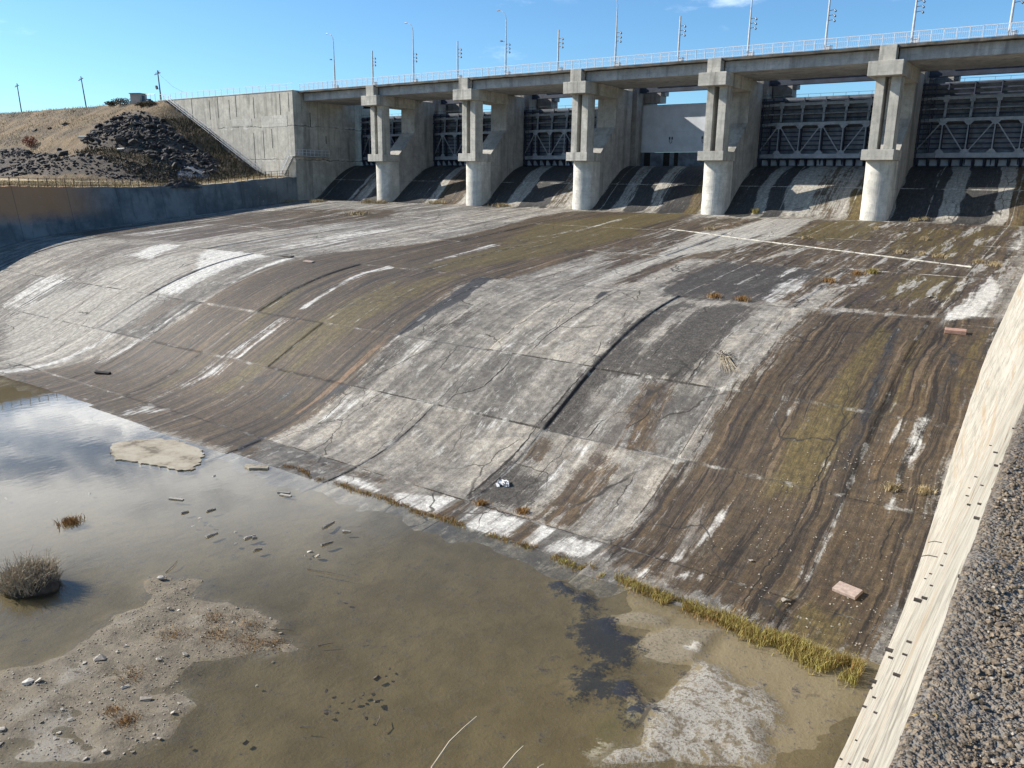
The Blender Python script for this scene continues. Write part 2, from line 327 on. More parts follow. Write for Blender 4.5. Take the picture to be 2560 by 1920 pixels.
c = g.mix(g.math('MULTIPLY', mb('algae', 3.6, .30, .80), .97), c, (.007, .011, .02))  # dark algae, with the navy of reflected sky put into its colour
c = g.mix(mb('line', .25, .4, .7), c, (.06, .05, .035))
out(g, bsdf(g, c, .85, g.bump(g.math('ADD', n2, g.math('MULTIPLY', n3, .6)), .6, .08)))

# shallow water: clear surface film over the bed, a little silt in it
m, g = newmat('water'); p = g.pos()
rip = g.math('ADD', g.noise(g.vmul(p, (1, .5, 1)), 2.2, 3), g.math('MULTIPLY', g.noise(p, .5, 2), .6))
nb = g.bump(rip, .10, .02)
cosv = g.math('ABSOLUTE', g.n('VectorMath', {'operation': 'DOT_PRODUCT'}, _0=g.n('NewGeometry').outputs['Incoming'], _1=nb).outputs['Value'])
fr = g.math('ADD', .02, g.math('MULTIPLY', .98, g.math('POWER', g.math('SUBTRACT', 1.0, cosv, clamp=True), 5.0)))   # Schlick, the same from above and below
tr = g.n('BsdfTransparent', Color=(.93, .91, .83, 1)).outputs[0]
silt = g.n('BsdfDiffuse', Color=(.098, .080, .043, 1)).outputs[0]
sf = g.math('ADD', .13, g.math('MULTIPLY', g.step(g.noise(p, .22, 4), .4, .65), .12))
body = g.n('MixShader', Fac=sf); g.nt.links.new(tr, body.inputs[1]); g.nt.links.new(silt, body.inputs[2])
gl = g.n('BsdfGlossy', Roughness=.02, Normal=nb, Color=(1, 1, 1, 1)).outputs[0]
mx = g.n('MixShader', Fac=fr); g.nt.links.new(body.outputs[0], mx.inputs[1]); g.nt.links.new(gl, mx.inputs[2])
out(g, mx.outputs[0])

# ---------------------------------------------------------------- mesh helpers
class MB:
    def __init__(s): s.v = []; s.f = []
    def add(s, vs, fs):
        o = len(s.v); s.v += [tuple(x) for x in vs]; s.f += [tuple(i + o for i in f) for f in fs]; return s
    def box(s, x0, x1, y0, y1, z0, z1):
        return s.add([(x0, y0, z0), (x1, y0, z0), (x1, y1, z0), (x0, y1, z0), (x0, y0, z1), (x1, y0, z1), (x1, y1, z1), (x0, y1, z1)],
                     [(0, 3, 2, 1), (4, 5, 6, 7), (0, 1, 5, 4), (1, 2, 6, 5), (2, 3, 7, 6), (3, 0, 4, 7)])
    def obox(s, a, b, w, h, upv=(0, 0, 1)):
        """bar of section w x h from a to b"""
        a = Vector(a); b = Vector(b); d = (b - a).normalized(); u = Vector(upv)
        if abs(d.dot(u)) > .98: u = Vector((0, 1, 0))
        r = d.cross(u).normalized() * (w / 2); q = r.cross(d).normalized() * (h / 2)
        vs = [a - r - q, a + r - q, a + r + q, a - r + q, b - r - q, b + r - q, b + r + q, b - r + q]
        return s.add(vs, [(0, 1, 2, 3), (4, 7, 6, 5), (0, 4, 5, 1), (1, 5, 6, 2), (2, 6, 7, 3), (3, 7, 4, 0)])
    def tube(s, pts, r, n=8, r1=None):
        pts = [Vector(p) for p in pts]; m = len(pts); rings = []
        for i, p in enumerate(pts):
            d = (pts[min(i + 1, m - 1)] - pts[max(i - 1, 0)]).normalized()
            u = Vector((0, 0, 1)) if abs(d.z) < .9 else Vector((0, 1, 0))
            a = d.cross(u).normalized(); b = a.cross(d)
            rr = r if r1 is None else r + (r1 - r) * i / (m - 1)
            rings += [p + (a * math.cos(t * 2 * math.pi / n) + b * math.sin(t * 2 * math.pi / n)) * rr for t in range(n)]
        fs = [(i * n + t, i * n + (t + 1) % n, (i + 1) * n + (t + 1) % n, (i + 1) * n + t) for i in range(m - 1) for t in range(n)]
        fs += [tuple(range(n - 1, -1, -1)), tuple((m - 1) * n + t for t in range(n))]
        return s.add(rings, fs)
    def prism_x(s, poly, x0, x1):
        n = len(poly); vs = [(x0, y, z) for y, z in poly] + [(x1, y, z) for y, z in poly]
        return s.add(vs, [tuple(range(n)), tuple(range(2 * n - 1, n - 1, -1))] + [(i, i + n, (i + 1) % n + n, (i + 1) % n) for i in range(n)])
    def prism_z(s, poly, z0, z1):
        n = len(poly); vs = [(x, y, z0) for x, y in poly] + [(x, y, z1) for x, y in poly]
        return s.add(vs, [tuple(range(n - 1, -1, -1)), tuple(range(n, 2 * n))] + [(i, (i + 1) % n, (i + 1) % n + n, i + n) for i in range(n)])
    def build(s, name, mat, parent=None, smooth=False, bevel=0.0, loc=None):
        me = bpy.data.meshes.new(name); me.from_pydata(s.v, [], s.f); me.update()
        return link(name, me, mat, parent, smooth, bevel, loc)
def fix_normals(me):
    bm = bmesh.new(); bm.from_mesh(me); bmesh.ops.recalc_face_normals(bm, faces=bm.faces); bm.to_mesh(me); bm.free()
def link(name, me, mat, parent=None, smooth=False, bevel=0.0, loc=None):
    fix_normals(me) if len(me.polygons) < 30000 else None
    me.materials.append(MATS[mat]); o = bpy.data.objects.new(name, me); COL.objects.link(o)
    if smooth: me.polygons.foreach_set('use_smooth', [True] * len(me.polygons))
    if bevel:
        b = o.modifiers.new('bevel', 'BEVEL'); b.width = bevel; b.segments = 2; b.limit_method = 'ANGLE'; b.angle_limit = rad(40)
    if parent: o.parent = parent
    if loc: o.location = loc
    return o
def tag(o, label=None, cat=None, group=None, kind=None):
    if label: o['label'] = label
    if cat: o['category'] = cat
    if group: o['group'] = group
    if kind: o['kind'] = kind
    return o
def thing(name, label, cat, loc=(0, 0, 0), rz=0.0, group=None):
    o = bpy.data.objects.new(name, None); COL.objects.link(o); o.location = loc; o.rotation_euler = (0, 0, rz); o.empty_display_size = .5
    return tag(o, label, cat, group)
def copy_tree(o, parent=None, label=None):
    c = o.copy(); COL.objects.link(c)
    if parent: c.parent = parent
    if label: c['label'] = label
    for ch in list(o.children): copy_tree(ch, c)
    return c
def grid_mesh(name, X, Y, Z, attrs, mat, vec=None, kind='structure'):
    """X (n), Y (m) arrays, Z (m,n)"""
    n = len(X); m = len(Y); co = np.empty((m, n, 3)); co[..., 0] = X[None]; co[..., 1] = Y[:, None]; co[..., 2] = Z
    idx = np.arange(m * n).reshape(m, n)
    F = np.stack([idx[:-1, :-1], idx[:-1, 1:], idx[1:, 1:], idx[1:, :-1]], -1).reshape(-1, 4)
    me = bpy.data.meshes.new(name); me.vertices.add(m * n); me.vertices.foreach_set('co', co.ravel())
    me.loops.add(F.size); me.loops.foreach_set('vertex_index', F.ravel().astype(np.int32))
    me.polygons.add(len(F)); me.polygons.foreach_set('loop_start', np.arange(0, F.size, 4, dtype=np.int32)); me.polygons.foreach_set('loop_total', np.full(len(F), 4, np.int32))
    me.update(); me.validate()
    for k, a in attrs.items():
        t = me.attributes.new(k, 'FLOAT', 'POINT'); t.data.foreach_set('value', np.ascontiguousarray(a, np.float32).ravel())
    for k, a in (vec or {}).items():
        t = me.attributes.new(k, 'FLOAT_VECTOR', 'POINT'); t.data.foreach_set('vector', np.ascontiguousarray(a, np.float32).ravel())
    me.materials.append(MATS[mat]); o = bpy.data.objects.new(name, me); COL.objects.link(o)
    me.polygons.foreach_set('use_smooth', [True] * len(F))
    o['kind'] = kind; return o
def sdf(x, y, poly):
    P = np.array(poly, float); d = np.full(x.shape, 1e9); ins = np.zeros(x.shape, bool); n = len(P)
    for i in range(n):
        ax, ay = P[i]; bx, by = P[(i + 1) % n]; ex, ey = bx - ax, by - ay; wx, wy = x - ax, y - ay
        t = np.clip((wx * ex + wy * ey) / (ex * ex + ey * ey + 1e-9), 0, 1); d = np.minimum(d, (wx - ex * t) ** 2 + (wy - ey * t) ** 2)
        cnd = ((ay <= y) & (by > y)) | ((by <= y) & (ay > y)); ins ^= cnd & (x < ax + (y - ay) * ex / (ey if abs(ey) > 1e-9 else 1e-9))
    d = np.sqrt(d); return np.where(ins, -d, d)
def sstep(a, b, x):
    t = np.clip((x - a) / (b - a), 0, 1); return t * t * (3 - 2 * t)
def paint(dst, x, y, poly, st, bl):
    P = np.array(poly); m = (x > P[:, 0].min() - bl) & (x < P[:, 0].max() + bl) & (y > P[:, 1].min() - bl) & (y < P[:, 1].max() + bl)
    if m.any(): dst[m] = np.maximum(dst[m], st * sstep(bl, -bl, sdf(x[m], y[m], poly)))
def pchip(x, y, xi):
    x = np.array(x, float); y = np.array(y, float); h = np.diff(x); d = np.diff(y) / h; m = np.zeros(len(x))
    for i in range(1, len(x) - 1):
        if d[i - 1] * d[i] > 0:
            w1 = 2 * h[i] + h[i - 1]; w2 = h[i] + 2 * h[i - 1]; m[i] = (w1 + w2) / (w1 / d[i - 1] + w2 / d[i])
    m[0] = d[0]; m[-1] = d[-1]; xi = np.asarray(xi, float); i = np.clip(np.searchsorted(x, xi) - 1, 0, len(x) - 2); t = (xi - x[i]) / h[i]
    return (2*t**3-3*t**2+1)*y[i] + (t**3-2*t**2+t)*h[i]*m[i] + (-2*t**3+3*t**2)*y[i+1] + (t**3-t**2)*h[i]*m[i+1]
def vnoise(x, y, seed=0):
    """smooth value noise"""
    r = np.random.default_rng(seed).random((64, 64)); xi = np.floor(x).astype(int); yi = np.floor(y).astype(int); fx = x - xi; fy = y - yi
    fx = fx * fx * (3 - 2 * fx); fy = fy * fy * (3 - 2 * fy); g_ = lambda a, b: r[a % 64, b % 64]
    return (g_(xi, yi) * (1 - fx) + g_(xi + 1, yi) * fx) * (1 - fy) + (g_(xi, yi + 1) * (1 - fx) + g_(xi + 1, yi + 1) * fx) * fy
def fbm(x, y, o=4, seed=0): return sum(vnoise(x * 2 ** k, y * 2 ** k, seed + k) * .5 ** (k + 1) for k in range(o))
def rock_mesh(name, mat, seed, flat=.75, n=15):
    r = random.Random(seed); bm = bmesh.new()
    for _ in range(n):
        v = Vector((r.gauss(0, 1), r.gauss(0, 1), r.gauss(0, 1))).normalized() * r.uniform(.4, .52); bm.verts.new((v.x * r.uniform(.85, 1.2), v.y, v.z * flat))
    res = bmesh.ops.convex_hull(bm, input=bm.verts)
    junk = [e for e in res['geom_interior'] if isinstance(e, bmesh.types.BMVert)]
    if junk: bmesh.ops.delete(bm, geom=junk, context='VERTS')
    bmesh.ops.recalc_face_normals(bm, faces=bm.faces); me = bpy.data.meshes.new(name); bm.to_mesh(me); bm.free()
    me.materials.append(MATS[mat]); return me
def inst(name, me, loc, scale, rot, label=None, cat=None, group=None, parent=None):
    o = bpy.data.objects.new(name, me); COL.objects.link(o); o.location = loc; o.scale = scale; o.rotation_euler = rot
    if parent: o.parent = parent
    return tag(o, label, cat, group)
def blades(name, mat, pts, h, lean=.35, w=.012, kind='stuff', parent=None, n=1):
    """thin bent grass blades: pts (k,3) roots, h (k) heights"""
    pts = np.asarray(pts, float); k = len(pts); h = np.broadcast_to(h, (k,)); a = RNG.random(k) * 2 * math.pi; ln = h * lean * (.3 + RNG.random(k)); b = RNG.random(k) * math.pi
    d = np.stack([np.cos(a) * ln, np.sin(a) * ln], 1); wv = np.stack([np.cos(b), np.sin(b)], 1) * (w * (0.6 + .8 * RNG.random(k)))[:, None]
    V = np.zeros((k, 5, 3)); V[:, 0] = pts; V[:, 1] = pts; V[:, 2] = pts; V[:, 3] = pts; V[:, 4] = pts
    V[:, 0, :2] -= wv; V[:, 1, :2] += wv; V[:, 2, :2] += wv * .8 + d * .35; V[:, 3, :2] += -wv * .8 + d * .35; V[:, 4, :2] += d
    V[:, 2, 2] += h * .6; V[:, 3, 2] += h * .6; V[:, 4, 2] += h
    me = bpy.data.meshes.new(name); o5 = np.arange(k)[:, None] * 5; Q = o5 + np.array([[0, 1, 2, 3]]); T = o5 + np.array([[3, 2, 4]])
    li = np.concatenate([Q.ravel(), T.ravel()]).astype(np.int32); me.vertices.add(k * 5); me.vertices.foreach_set('co', V.ravel())
    me.loops.add(len(li)); me.loops.foreach_set('vertex_index', li); me.polygons.add(2 * k)
    me.polygons.foreach_set('loop_start', np.concatenate([np.arange(k) * 4, 4 * k + np.arange(k) * 3]).astype(np.int32))
    me.polygons.foreach_set('loop_total', np.concatenate([np.full(k, 4), np.full(k, 3)]).astype(np.int32)); me.update(); me.validate()
    me.materials.append(MATS[mat]); o = bpy.data.objects.new(name, me); COL.objects.link(o)
    if kind: o['kind'] = kind
    if parent: o.parent = parent
    return o

# ---------------------------------------------------------------- measured outlines, metres on the ground
STAINS = [
('wet',1,0.6,[(86.5,-46.4),(86.9,-52.6),(86.6,-55.7),(86.1,-58.7),(85.9,-60.7),(85.8,-64.0),(85.4,-66.4),(85.6,-68.2),(85.3,-71.8),(86.3,-72.4),(90.3,-72.9),(97.5,-73.7),(97.9,-65.9),(98.0,-59.5),(98.1,-55.3),(97.7,-43.6)]),
('white',0.75,0.25,[(95.7,-58.2),(96.3,-58.1),(96.3,-60.6),(96.0,-62.4),(95.9,-62.4),(95.9,-60.5)]),
('white',0.7,0.2,[(95.0,-58.3),(95.4,-58.3),(95.1,-60.2),(94.9,-60.2)]),
('white',0.6,0.2,[(89.8,-58.4),(89.6,-58.5),(89.6,-59.6),(89.8,-59.4)]),
('white',0.5,0.3,[(89.8,-46.0),(90.0,-49.3),(89.9,-52.0),(90.0,-51.7),(90.2,-48.7)]),
('white',0.85,0.2,[(88.9,-66.2),(89.3,-67.4),(89.0,-68.8),(88.7,-70.9),(88.4,-71.0),(88.6,-68.9),(88.7,-67.0)]),
('white',0.8,0.1,[(88.8,-72.4),(88.9,-72.0),(89.1,-72.0),(89.1,-72.5)]),
('white',0.8,0.1,[(89.3,-71.9),(89.3,-71.5),(89.5,-71.5),(89.5,-71.9)]),
('white',0.8,0.1,[(89.9,-71.7),(89.9,-71.3),(90.1,-71.3),(90.1,-71.7)]),
('white',0.8,0.1,[(87.6,-72.6),(87.6,-72.2),(87.9,-72.2),(87.8,-72.7)]),
('white',0.8,0.1,[(88.2,-72.1),(88.2,-71.7),(88.4,-71.7),(88.4,-72.1)]),
('black',0.8,0.35,[(92.4,-47.8),(92.7,-48.4),(93.0,-53.0),(93.4,-57.2),(93.5,-60.1),(93.4,-62.4),(93.1,-62.5),(93.2,-59.9),(93.0,-57.1),(92.7,-53.1)]),
('black',0.55,0.6,[(90.7,-52.5),(91.3,-51.2),(90.9,-56.2),(90.5,-60.2),(90.1,-63.6),(89.6,-63.7),(90.1,-59.7),(90.2,-56.3)]),
('black',0.6,0.4,[(95.1,-49.9),(96.0,-52.1),(96.4,-57.9),(96.8,-57.6),(96.8,-54.0),(96.5,-50.9)]),
('black',0.6,0.3,[(97.5,-44.7),(97.8,-45.4),(97.7,-53.7),(97.9,-57.9),(97.6,-58.0),(97.4,-53.2)]),
('olive',0.9,0.6,[(91.3,-47.8),(92.5,-48.9),(92.8,-58.1),(92.3,-64.7),(90.3,-65.3),(90.1,-61.0),(90.9,-57.9),(91.2,-54.0)]),
('olive',0.8,0.6,[(96.4,-49.7),(97.2,-47.7),(97.8,-55.0),(97.6,-57.5),(97.3,-57.6)]),
('olive',0.5,0.6,[(92.9,-47.6),(94.7,-47.6),(95.4,-58.0),(94.2,-58.2)]),
('olive',0.6,0.6,[(93.4,-70.4),(96.3,-70.6),(97.2,-73.1),(96.9,-73.8),(94.6,-73.7),(93.5,-72.7)]),
('dark',0.95,0.6,[(77.0,-49.4),(77.8,-47.1),(78.8,-47.7),(78.4,-54.3),(78.5,-57.5),(76.0,-52.9),(76.5,-51.1)]),
('dark',1,0.6,[(79.9,-48.3),(81.4,-46.2),(83.3,-47.0),(83.3,-50.4),(83.2,-55.6),(83.1,-58.4),(79.4,-58.4),(79.2,-52.3)]),
('wet',0.9,0.6,[(80.9,-58.6),(82.6,-58.5),(82.9,-61.2),(83.6,-63.9),(82.3,-64.2),(80.9,-61.7),(81.0,-59.8)]),
('dark',0.95,0.6,[(76.5,-51.5),(76.7,-58.7),(76.4,-64.1),(79.0,-63.9),(79.0,-63.3),(78.3,-62.7),(78.1,-59.7),(78.7,-58.6),(80.2,-58.4)]),
('wet',0.8,0.3,[(76.8,-66.8),(76.9,-65.5),(77.3,-64.4),(78.1,-64.4),(78.5,-66.4)]),
('wet',0.8,0.3,[(79.1,-64.3),(79.3,-66.6),(80.0,-66.9),(79.6,-64.9)]),
('dark',0.95,0.6,[(76.5,-66.9),(79.1,-67.0),(79.9,-68.5),(79.8,-70.4),(78.2,-71.1),(76.4,-70.6)]),
('wet',1,0.6,[(80.3,-66.6),(82.7,-65.5),(83.0,-68.4),(83.1,-70.8),(80.8,-70.7),(80.6,-68.1)]),
('wet',0.8,0.6,[(80.4,-64.2),(81.7,-64.0),(81.9,-67.7),(81.7,-70.6),(80.9,-71.0),(80.8,-67.8)]),
('white',0.6,0.35,[(79.0,-64.2),(80.7,-64.2),(80.3,-67.1),(80.0,-68.5),(79.3,-68.4),(79.6,-66.7)]),
('white',0.85,0.15,[(72.4,-72.4),(76.2,-70.9),(76.2,-73.1),(73.9,-73.3)]),
('white',0.85,0.15,[(77.3,-71.1),(77.9,-71.0),(77.9,-73.3),(77.7,-73.2)]),
('white',0.85,0.15,[(78.1,-71.1),(80.6,-71.1),(80.7,-73.3),(78.2,-73.6)]),
('white',0.85,0.15,[(81.5,-71.2),(82.4,-71.3),(82.4,-73.1),(82.0,-73.1)]),
('white',0.85,0.15,[(82.8,-71.4),(85.1,-71.2),(84.9,-72.9),(82.9,-73.3)]),
('white',0.85,0.15,[(68.0,-72.3),(70.2,-72.1),(71.9,-72.5),(71.7,-72.9),(68.9,-73.0)]),
('wet',0.95,0.15,[(76.3,-71.0),(77.1,-71.1),(77.7,-73.2),(76.1,-73.1)]),
('wet',0.95,0.15,[(80.8,-71.2),(81.5,-71.2),(81.7,-73.3),(80.7,-73.4)]),
('wet',0.6,0.25,[(64.6,-71.6),(71.9,-71.1),(72.0,-72.1),(69.3,-72.1),(64.9,-72.4)]),
('dark',0.55,1,[(62.6,-52.8),(60.6,-47.0),(61.4,-46.0),(65.2,-55.1),(64.2,-57.8),(61.2,-58.2),(61.4,-56.0)]),
('black',0.95,0.25,[(58.0,-46.5),(59.4,-46.0),(61.0,-51.7),(60.4,-57.3),(59.9,-58.4),(59.5,-57.5),(59.3,-51.7)]),
('black',0.95,0.25,[(60.6,-64.2),(59.7,-64.2),(59.5,-66.4),(59.6,-70.9),(60.5,-73.4),(59.5,-72.7),(59.3,-66.9)]),
('dark',0.7,0.5,[(59.8,-58.5),(61.4,-58.4),(61.8,-61.5),(60.9,-63.9),(60.3,-62.3),(59.8,-59.9)]),
('rust',0.9,0.4,[(58.9,-58.9),(59.2,-58.1),(59.5,-61.4),(59.5,-64.0),(59.2,-67.6),(58.6,-67.8),(58.9,-63.8)]),
('rust',0.35,0.6,[(64.2,-57.8),(64.6,-56.1),(66.1,-54.3),(66.2,-57.0),(65.4,-58.2)]),
('white',0.55,0.6,[(61.2,-64.4),(63.6,-64.2),(63.0,-66.6),(61.9,-68.5),(61.0,-68.8),(61.1,-65.5)]),
('white',0.45,0.4,[(61.8,-58.5),(64.2,-58.2),(62.5,-60.8),(62.4,-61.4),(62.0,-60.3)]),
('white',0.45,0.7,[(71.9,-53.4),(72.9,-53.2),(70.6,-58.8),(68.8,-58.8),(68.3,-57.8)]),
('white',0.5,0.7,[(72.5,-64.4),(73.9,-64.0),(73.4,-68.8),(72.8,-69.5),(72.0,-67.9)]),
('black',0.7,0.2,[(71.5,-46.4),(70.7,-47.0),(71.6,-49.9),(71.9,-50.0)]),
('wet',1,0.5,[(58.1,0.6),(40.5,-1.8),(38.9,-10.0),(40.6,-27.0),(39.1,-35.1),(34.2,-42.9),(33.8,-46.4),(33.7,-53.3),(35.7,-60.9),(34.3,-63.3),(33.1,-66.2),(30.2,-69.7),(27.9,-73.7),(36.7,-74.0),(48.3,-74.0),(61.7,-73.6),(60.3,-71.9),(60.4,-66.5),(60.9,-63.9),(59.7,-58.8),(59.5,-53.7),(58.2,-47.3),(61.1,-45.9),(61.7,-31.0),(61.1,-14.7)]),
('white',0.9,0.15,[(46.3,-45.5),(47.5,-45.9),(46.6,-48.2),(47.0,-53.1),(47.7,-57.0),(46.8,-57.2),(46.6,-54.0),(45.7,-48.5)]),
('white',0.6,0.15,[(48.0,-58.3),(47.5,-64.1),(45.5,-64.2),(46.3,-58.5)]),
('white',0.5,0.25,[(47.6,-64.2),(45.1,-64.7),(45.6,-67.3),(45.3,-71.2),(46.0,-70.8),(46.2,-67.4),(47.4,-66.0)]),
('white',0.55,0.2,[(45.8,-71.4),(49.1,-71.2),(47.5,-73.5),(46.6,-73.8)]),
('white',0.6,0.15,[(34.2,-58.4),(33.2,-58.6),(33.5,-61.8),(32.9,-65.1),(32.4,-68.5),(33.3,-68.4),(34.3,-63.8)]),
('white',0.8,0.15,[(32.9,-45.8),(32.0,-46.8),(33.1,-51.4),(33.6,-54.7),(34.2,-54.6),(33.6,-50.6)]),
('white',0.7,0.25,[(49.2,-31.1),(47.9,-31.2),(48.4,-38.6),(49.2,-43.1),(49.2,-40.1),(49.2,-35.0)]),
('white',0.7,0.3,[(51.9,-6.4),(51.2,-6.7),(50.9,-17.8),(49.5,-24.3),(51.4,-18.5)]),
('olive',0.8,0.6,[(43.3,-53.0),(42.6,-56.6),(43.9,-61.9),(43.5,-66.5),(43.3,-68.9),(44.5,-68.8),(44.8,-65.7),(45.1,-61.0),(45.2,-56.7)]),
('olive',0.9,0.6,[(51.0,-48.9),(50.8,-53.4),(50.1,-57.0),(49.0,-63.6),(48.7,-67.7),(50.6,-67.4),(52.6,-61.1),(56.7,-54.9)]),
('olive',1,0.6,[(54.9,-9.4),(49.6,-29.6),(49.8,-44.7),(54.0,-45.7),(57.9,-35.1),(59.7,-18.7)]),
('olive',0.8,0.6,[(56.6,-45.5),(53.4,-47.4),(53.3,-53.2),(52.9,-58.9),(53.1,-64.7),(54.6,-64.2),(55.3,-57.3),(56.7,-52.4)]),
('olive',0.6,0.6,[(60.4,-59.5),(58.9,-60.9),(58.4,-64.9),(56.9,-68.6),(57.8,-68.5),(59.2,-63.7)]),
('olive',1,0.6,[(55.1,2.1),(49.6,-2.5),(43.2,-14.9),(48.3,-30.3),(55.8,-25.8),(57.0,-14.1),(58.1,-4.5)]),
('olive',0.7,0.6,[(43.3,-72.5),(43.8,-70.5),(44.2,-72.5),(44.1,-73.5)]),
('black',0.45,0.6,[(59.4,-57.8),(56.5,-61.0),(55.3,-66.9),(54.3,-69.3),(56.3,-68.5),(57.8,-62.2),(60.2,-58.6)]),
('white',1,0.4,[(18.1,-45.6),(29.0,-45.8),(29.1,-51.7),(29.6,-57.3),(27.6,-58.1),(25.8,-57.3),(26.2,-53.4),(19.4,-48.4)]),
('white',0.9,0.4,[(6.6,-45.7),(11.5,-45.3),(15.1,-51.7),(9.5,-51.6),(9.6,-50.1)]),
('white',0.95,0.2,[(29.5,-63.8),(29.3,-69.2),(27.4,-73.5),(26.2,-73.0),(28.1,-68.8),(28.8,-64.5)]),
('white',0.6,0.5,[(2.9,-58.0),(9.6,-57.7),(11.2,-63.4),(6.6,-64.2),(4.9,-63.8)]),
('wet',0.75,0.4,[(29.2,-58.5),(32.3,-58.2),(31.5,-62.4),(30.3,-63.8),(29.5,-60.6)]),
('wet',0.5,0.6,[(-2.1,-48.2),(6.6,-45.7),(10.0,-52.1),(6.1,-57.5),(1.9,-57.7)]),
('dark',0.5,0.5,[(5.5,-64.0),(11.5,-63.3),(10.2,-66.1)]),
('wet',0.85,1.2,[(-17.5,-46.0),(-14.8,-25.5),(-8.4,-12.8),(11.9,-7.5),(18.5,-14.4),(11.9,-32.4),(9.2,-44.1),(-4.7,-45.8)]),
('white',0.5,0.6,[(-7.1,-43.5),(-4.9,-30.3),(-1.7,-31.3),(-1.9,-43.4)]),
('white',0.55,0.8,[(27.3,-44.7),(29.8,-37.2),(29.5,-26.1),(24.3,-20.6),(23.7,-33.3),(23.0,-41.1)]),
('pale',0.8,1,[(7.1,-64.8),(11.5,-59.4),(18.6,-56.6),(29.2,-57.1),(29.2,-64.0),(28.1,-68.8),(25.9,-72.8)]),
('pale',0.7,0.8,[(11.1,-56.2),(13.9,-52.6),(17.9,-47.8),(25.7,-53.5),(25.7,-57.7),(14.5,-58.5)]),
('wet',0.5,0.6,[(4.2,-58.6),(4.4,-63.2),(3.8,-63.3),(-0.9,-61.3),(1.5,-59.0)]),
('wet',0.72,1,[(55.2,-20.0),(60.0,-2.8),(73.8,0.1),(95.2,1.5),(97.5,-26.9),(97.1,-42.5),(86.3,-45.5),(74.8,-45.2),(68.9,-43.9)]),
('pale',0.9,0.5,[(65.6,-15.7),(67.8,-11.2),(68.2,-2.1),(73.8,0.1),(74.9,-15.4),(72.0,-25.0),(69.6,-29.7),(69.6,-40.1),(69.6,-45.2),(67.3,-41.1),(67.6,-30.5)]),
('clear',0.85,0.5,[(65.6,-15.7),(67.8,-11.2),(68.2,-2.1),(73.8,0.1),(74.9,-15.4),(72.0,-25.0),(69.6,-29.7),(69.6,-40.1),(69.6,-45.2),(67.3,-41.1),(67.6,-30.5)]),
('clear',0.7,0.5,[(71.7,-45.7),(71.0,-31.4),(74.0,-30.1),(74.0,-42.5),(75.3,-46.3)]),
('clear',0.8,0.4,[(77.3,-30.3),(79.4,-20.8),(78.0,-22.6),(77.4,-26.4),(76.8,-30.0)]),
('dark',0.95,0.6,[(74.0,-43.3),(74.6,-31.5),(82.4,-31.7),(84.0,-32.9),(83.6,-38.2),(82.6,-46.0),(75.7,-46.4)]),
('white',0.7,0.3,[(82.0,-38.9),(82.9,-34.3),(84.1,-39.5),(83.5,-45.3),(82.7,-44.4)]),
('white',0.7,0.25,[(79.0,-40.2),(79.4,-35.8),(79.8,-40.7)]),
('white',0.7,0.25,[(80.9,-37.3),(80.9,-31.9),(81.6,-31.6),(81.4,-37.5)]),
('white',0.6,0.25,[(85.0,-44.0),(84.8,-39.9),(86.7,-36.8),(88.1,-35.3),(86.9,-37.8),(85.1,-40.5),(85.7,-44.7)]),
('clear',0.9,0.3,[(85.7,-44.7),(85.3,-40.4),(86.8,-37.5),(86.9,-42.5),(86.3,-45.5)]),
('white',0.95,0.25,[(95.5,-28.6),(96.9,-35.1),(96.6,-43.3),(95.1,-45.1),(94.6,-44.8)]),
('wet',0.95,0.4,[(86.6,-44.6),(87.4,-36.4),(88.3,-31.0),(94.1,-27.5),(94.5,-43.8),(93.5,-44.8)]),
('olive',0.9,0.5,[(75.4,-14.5),(75.8,-1.5),(81.7,0.8),(82.5,-13.4),(79.1,-17.2)]),
('olive',0.6,0.8,[(84.3,-7.3),(95.1,0.2),(93.1,-25.1),(89.5,-21.4),(85.4,-18.5)]),
('olive',0.7,0.6,[(88.5,-35.9),(89.3,-31.4),(93.8,-30.3),(94.3,-39.0),(90.4,-40.8)]),
('wet',0.9,0.8,[(84.0,-5.8),(95.1,0.2),(93.1,-25.1),(89.5,-21.4),(84.9,-18.7)]),
('wet',0.95,0.4,[(75.4,-14.5),(75.8,-1.5),(81.7,0.8),(82.5,-13.4),(79.1,-17.2)]),
('white',0.8,0.4,[(96.0,-8.7),(95.3,-11.4),(95.4,-15.9),(96.0,-16.7),(96.3,-12.2)])
]
CRACKS = [[(70.6,-58.5),(70.9,-59.7),(70.7,-61.8),(70.2,-62.4),(69.2,-63.0),(69.1,-63.9)],[(71.9,-46.3),(72.1,-50.2),(71.9,-52.2),(71.6,-56.0),(71.7,-58.2)],[(76.6,-58.6),(76.5,-61.5),(76.4,-64.1)],[(76.4,-64.1),(76.4,-66.8),(76.3,-68.6),(76.4,-70.8)],[(93.2,-57.5),(92.4,-60.4),(92.5,-60.9),(92.4,-64.8),(92.4,-66.8),(92.1,-69.6),(92.2,-72.7)],[(83.1,-54.7),(83.2,-58.0)],[(79.9,-62.5),(79.8,-64.0)],[(94.1,-44.8),(94.5,-38.3),(94.4,-33.6)],[(64.4,-58.6),(63.2,-60.2),(61.8,-62.7),(60.7,-64.1)],[(79.9,-54.7),(79.9,-56.5)],[(96.2,-64.5),(96.1,-66.4),(96.2,-67.1)],[(81.5,-62.8),(82.2,-61.8),(82.2,-60.9)],[(65.8,-58.3),(66.1,-60.4),(66.3,-62.4)],[(69.0,-60.9),(69.1,-62.9)],[(80.0,-68.5),(79.2,-67.1),(76.6,-67.0)]]
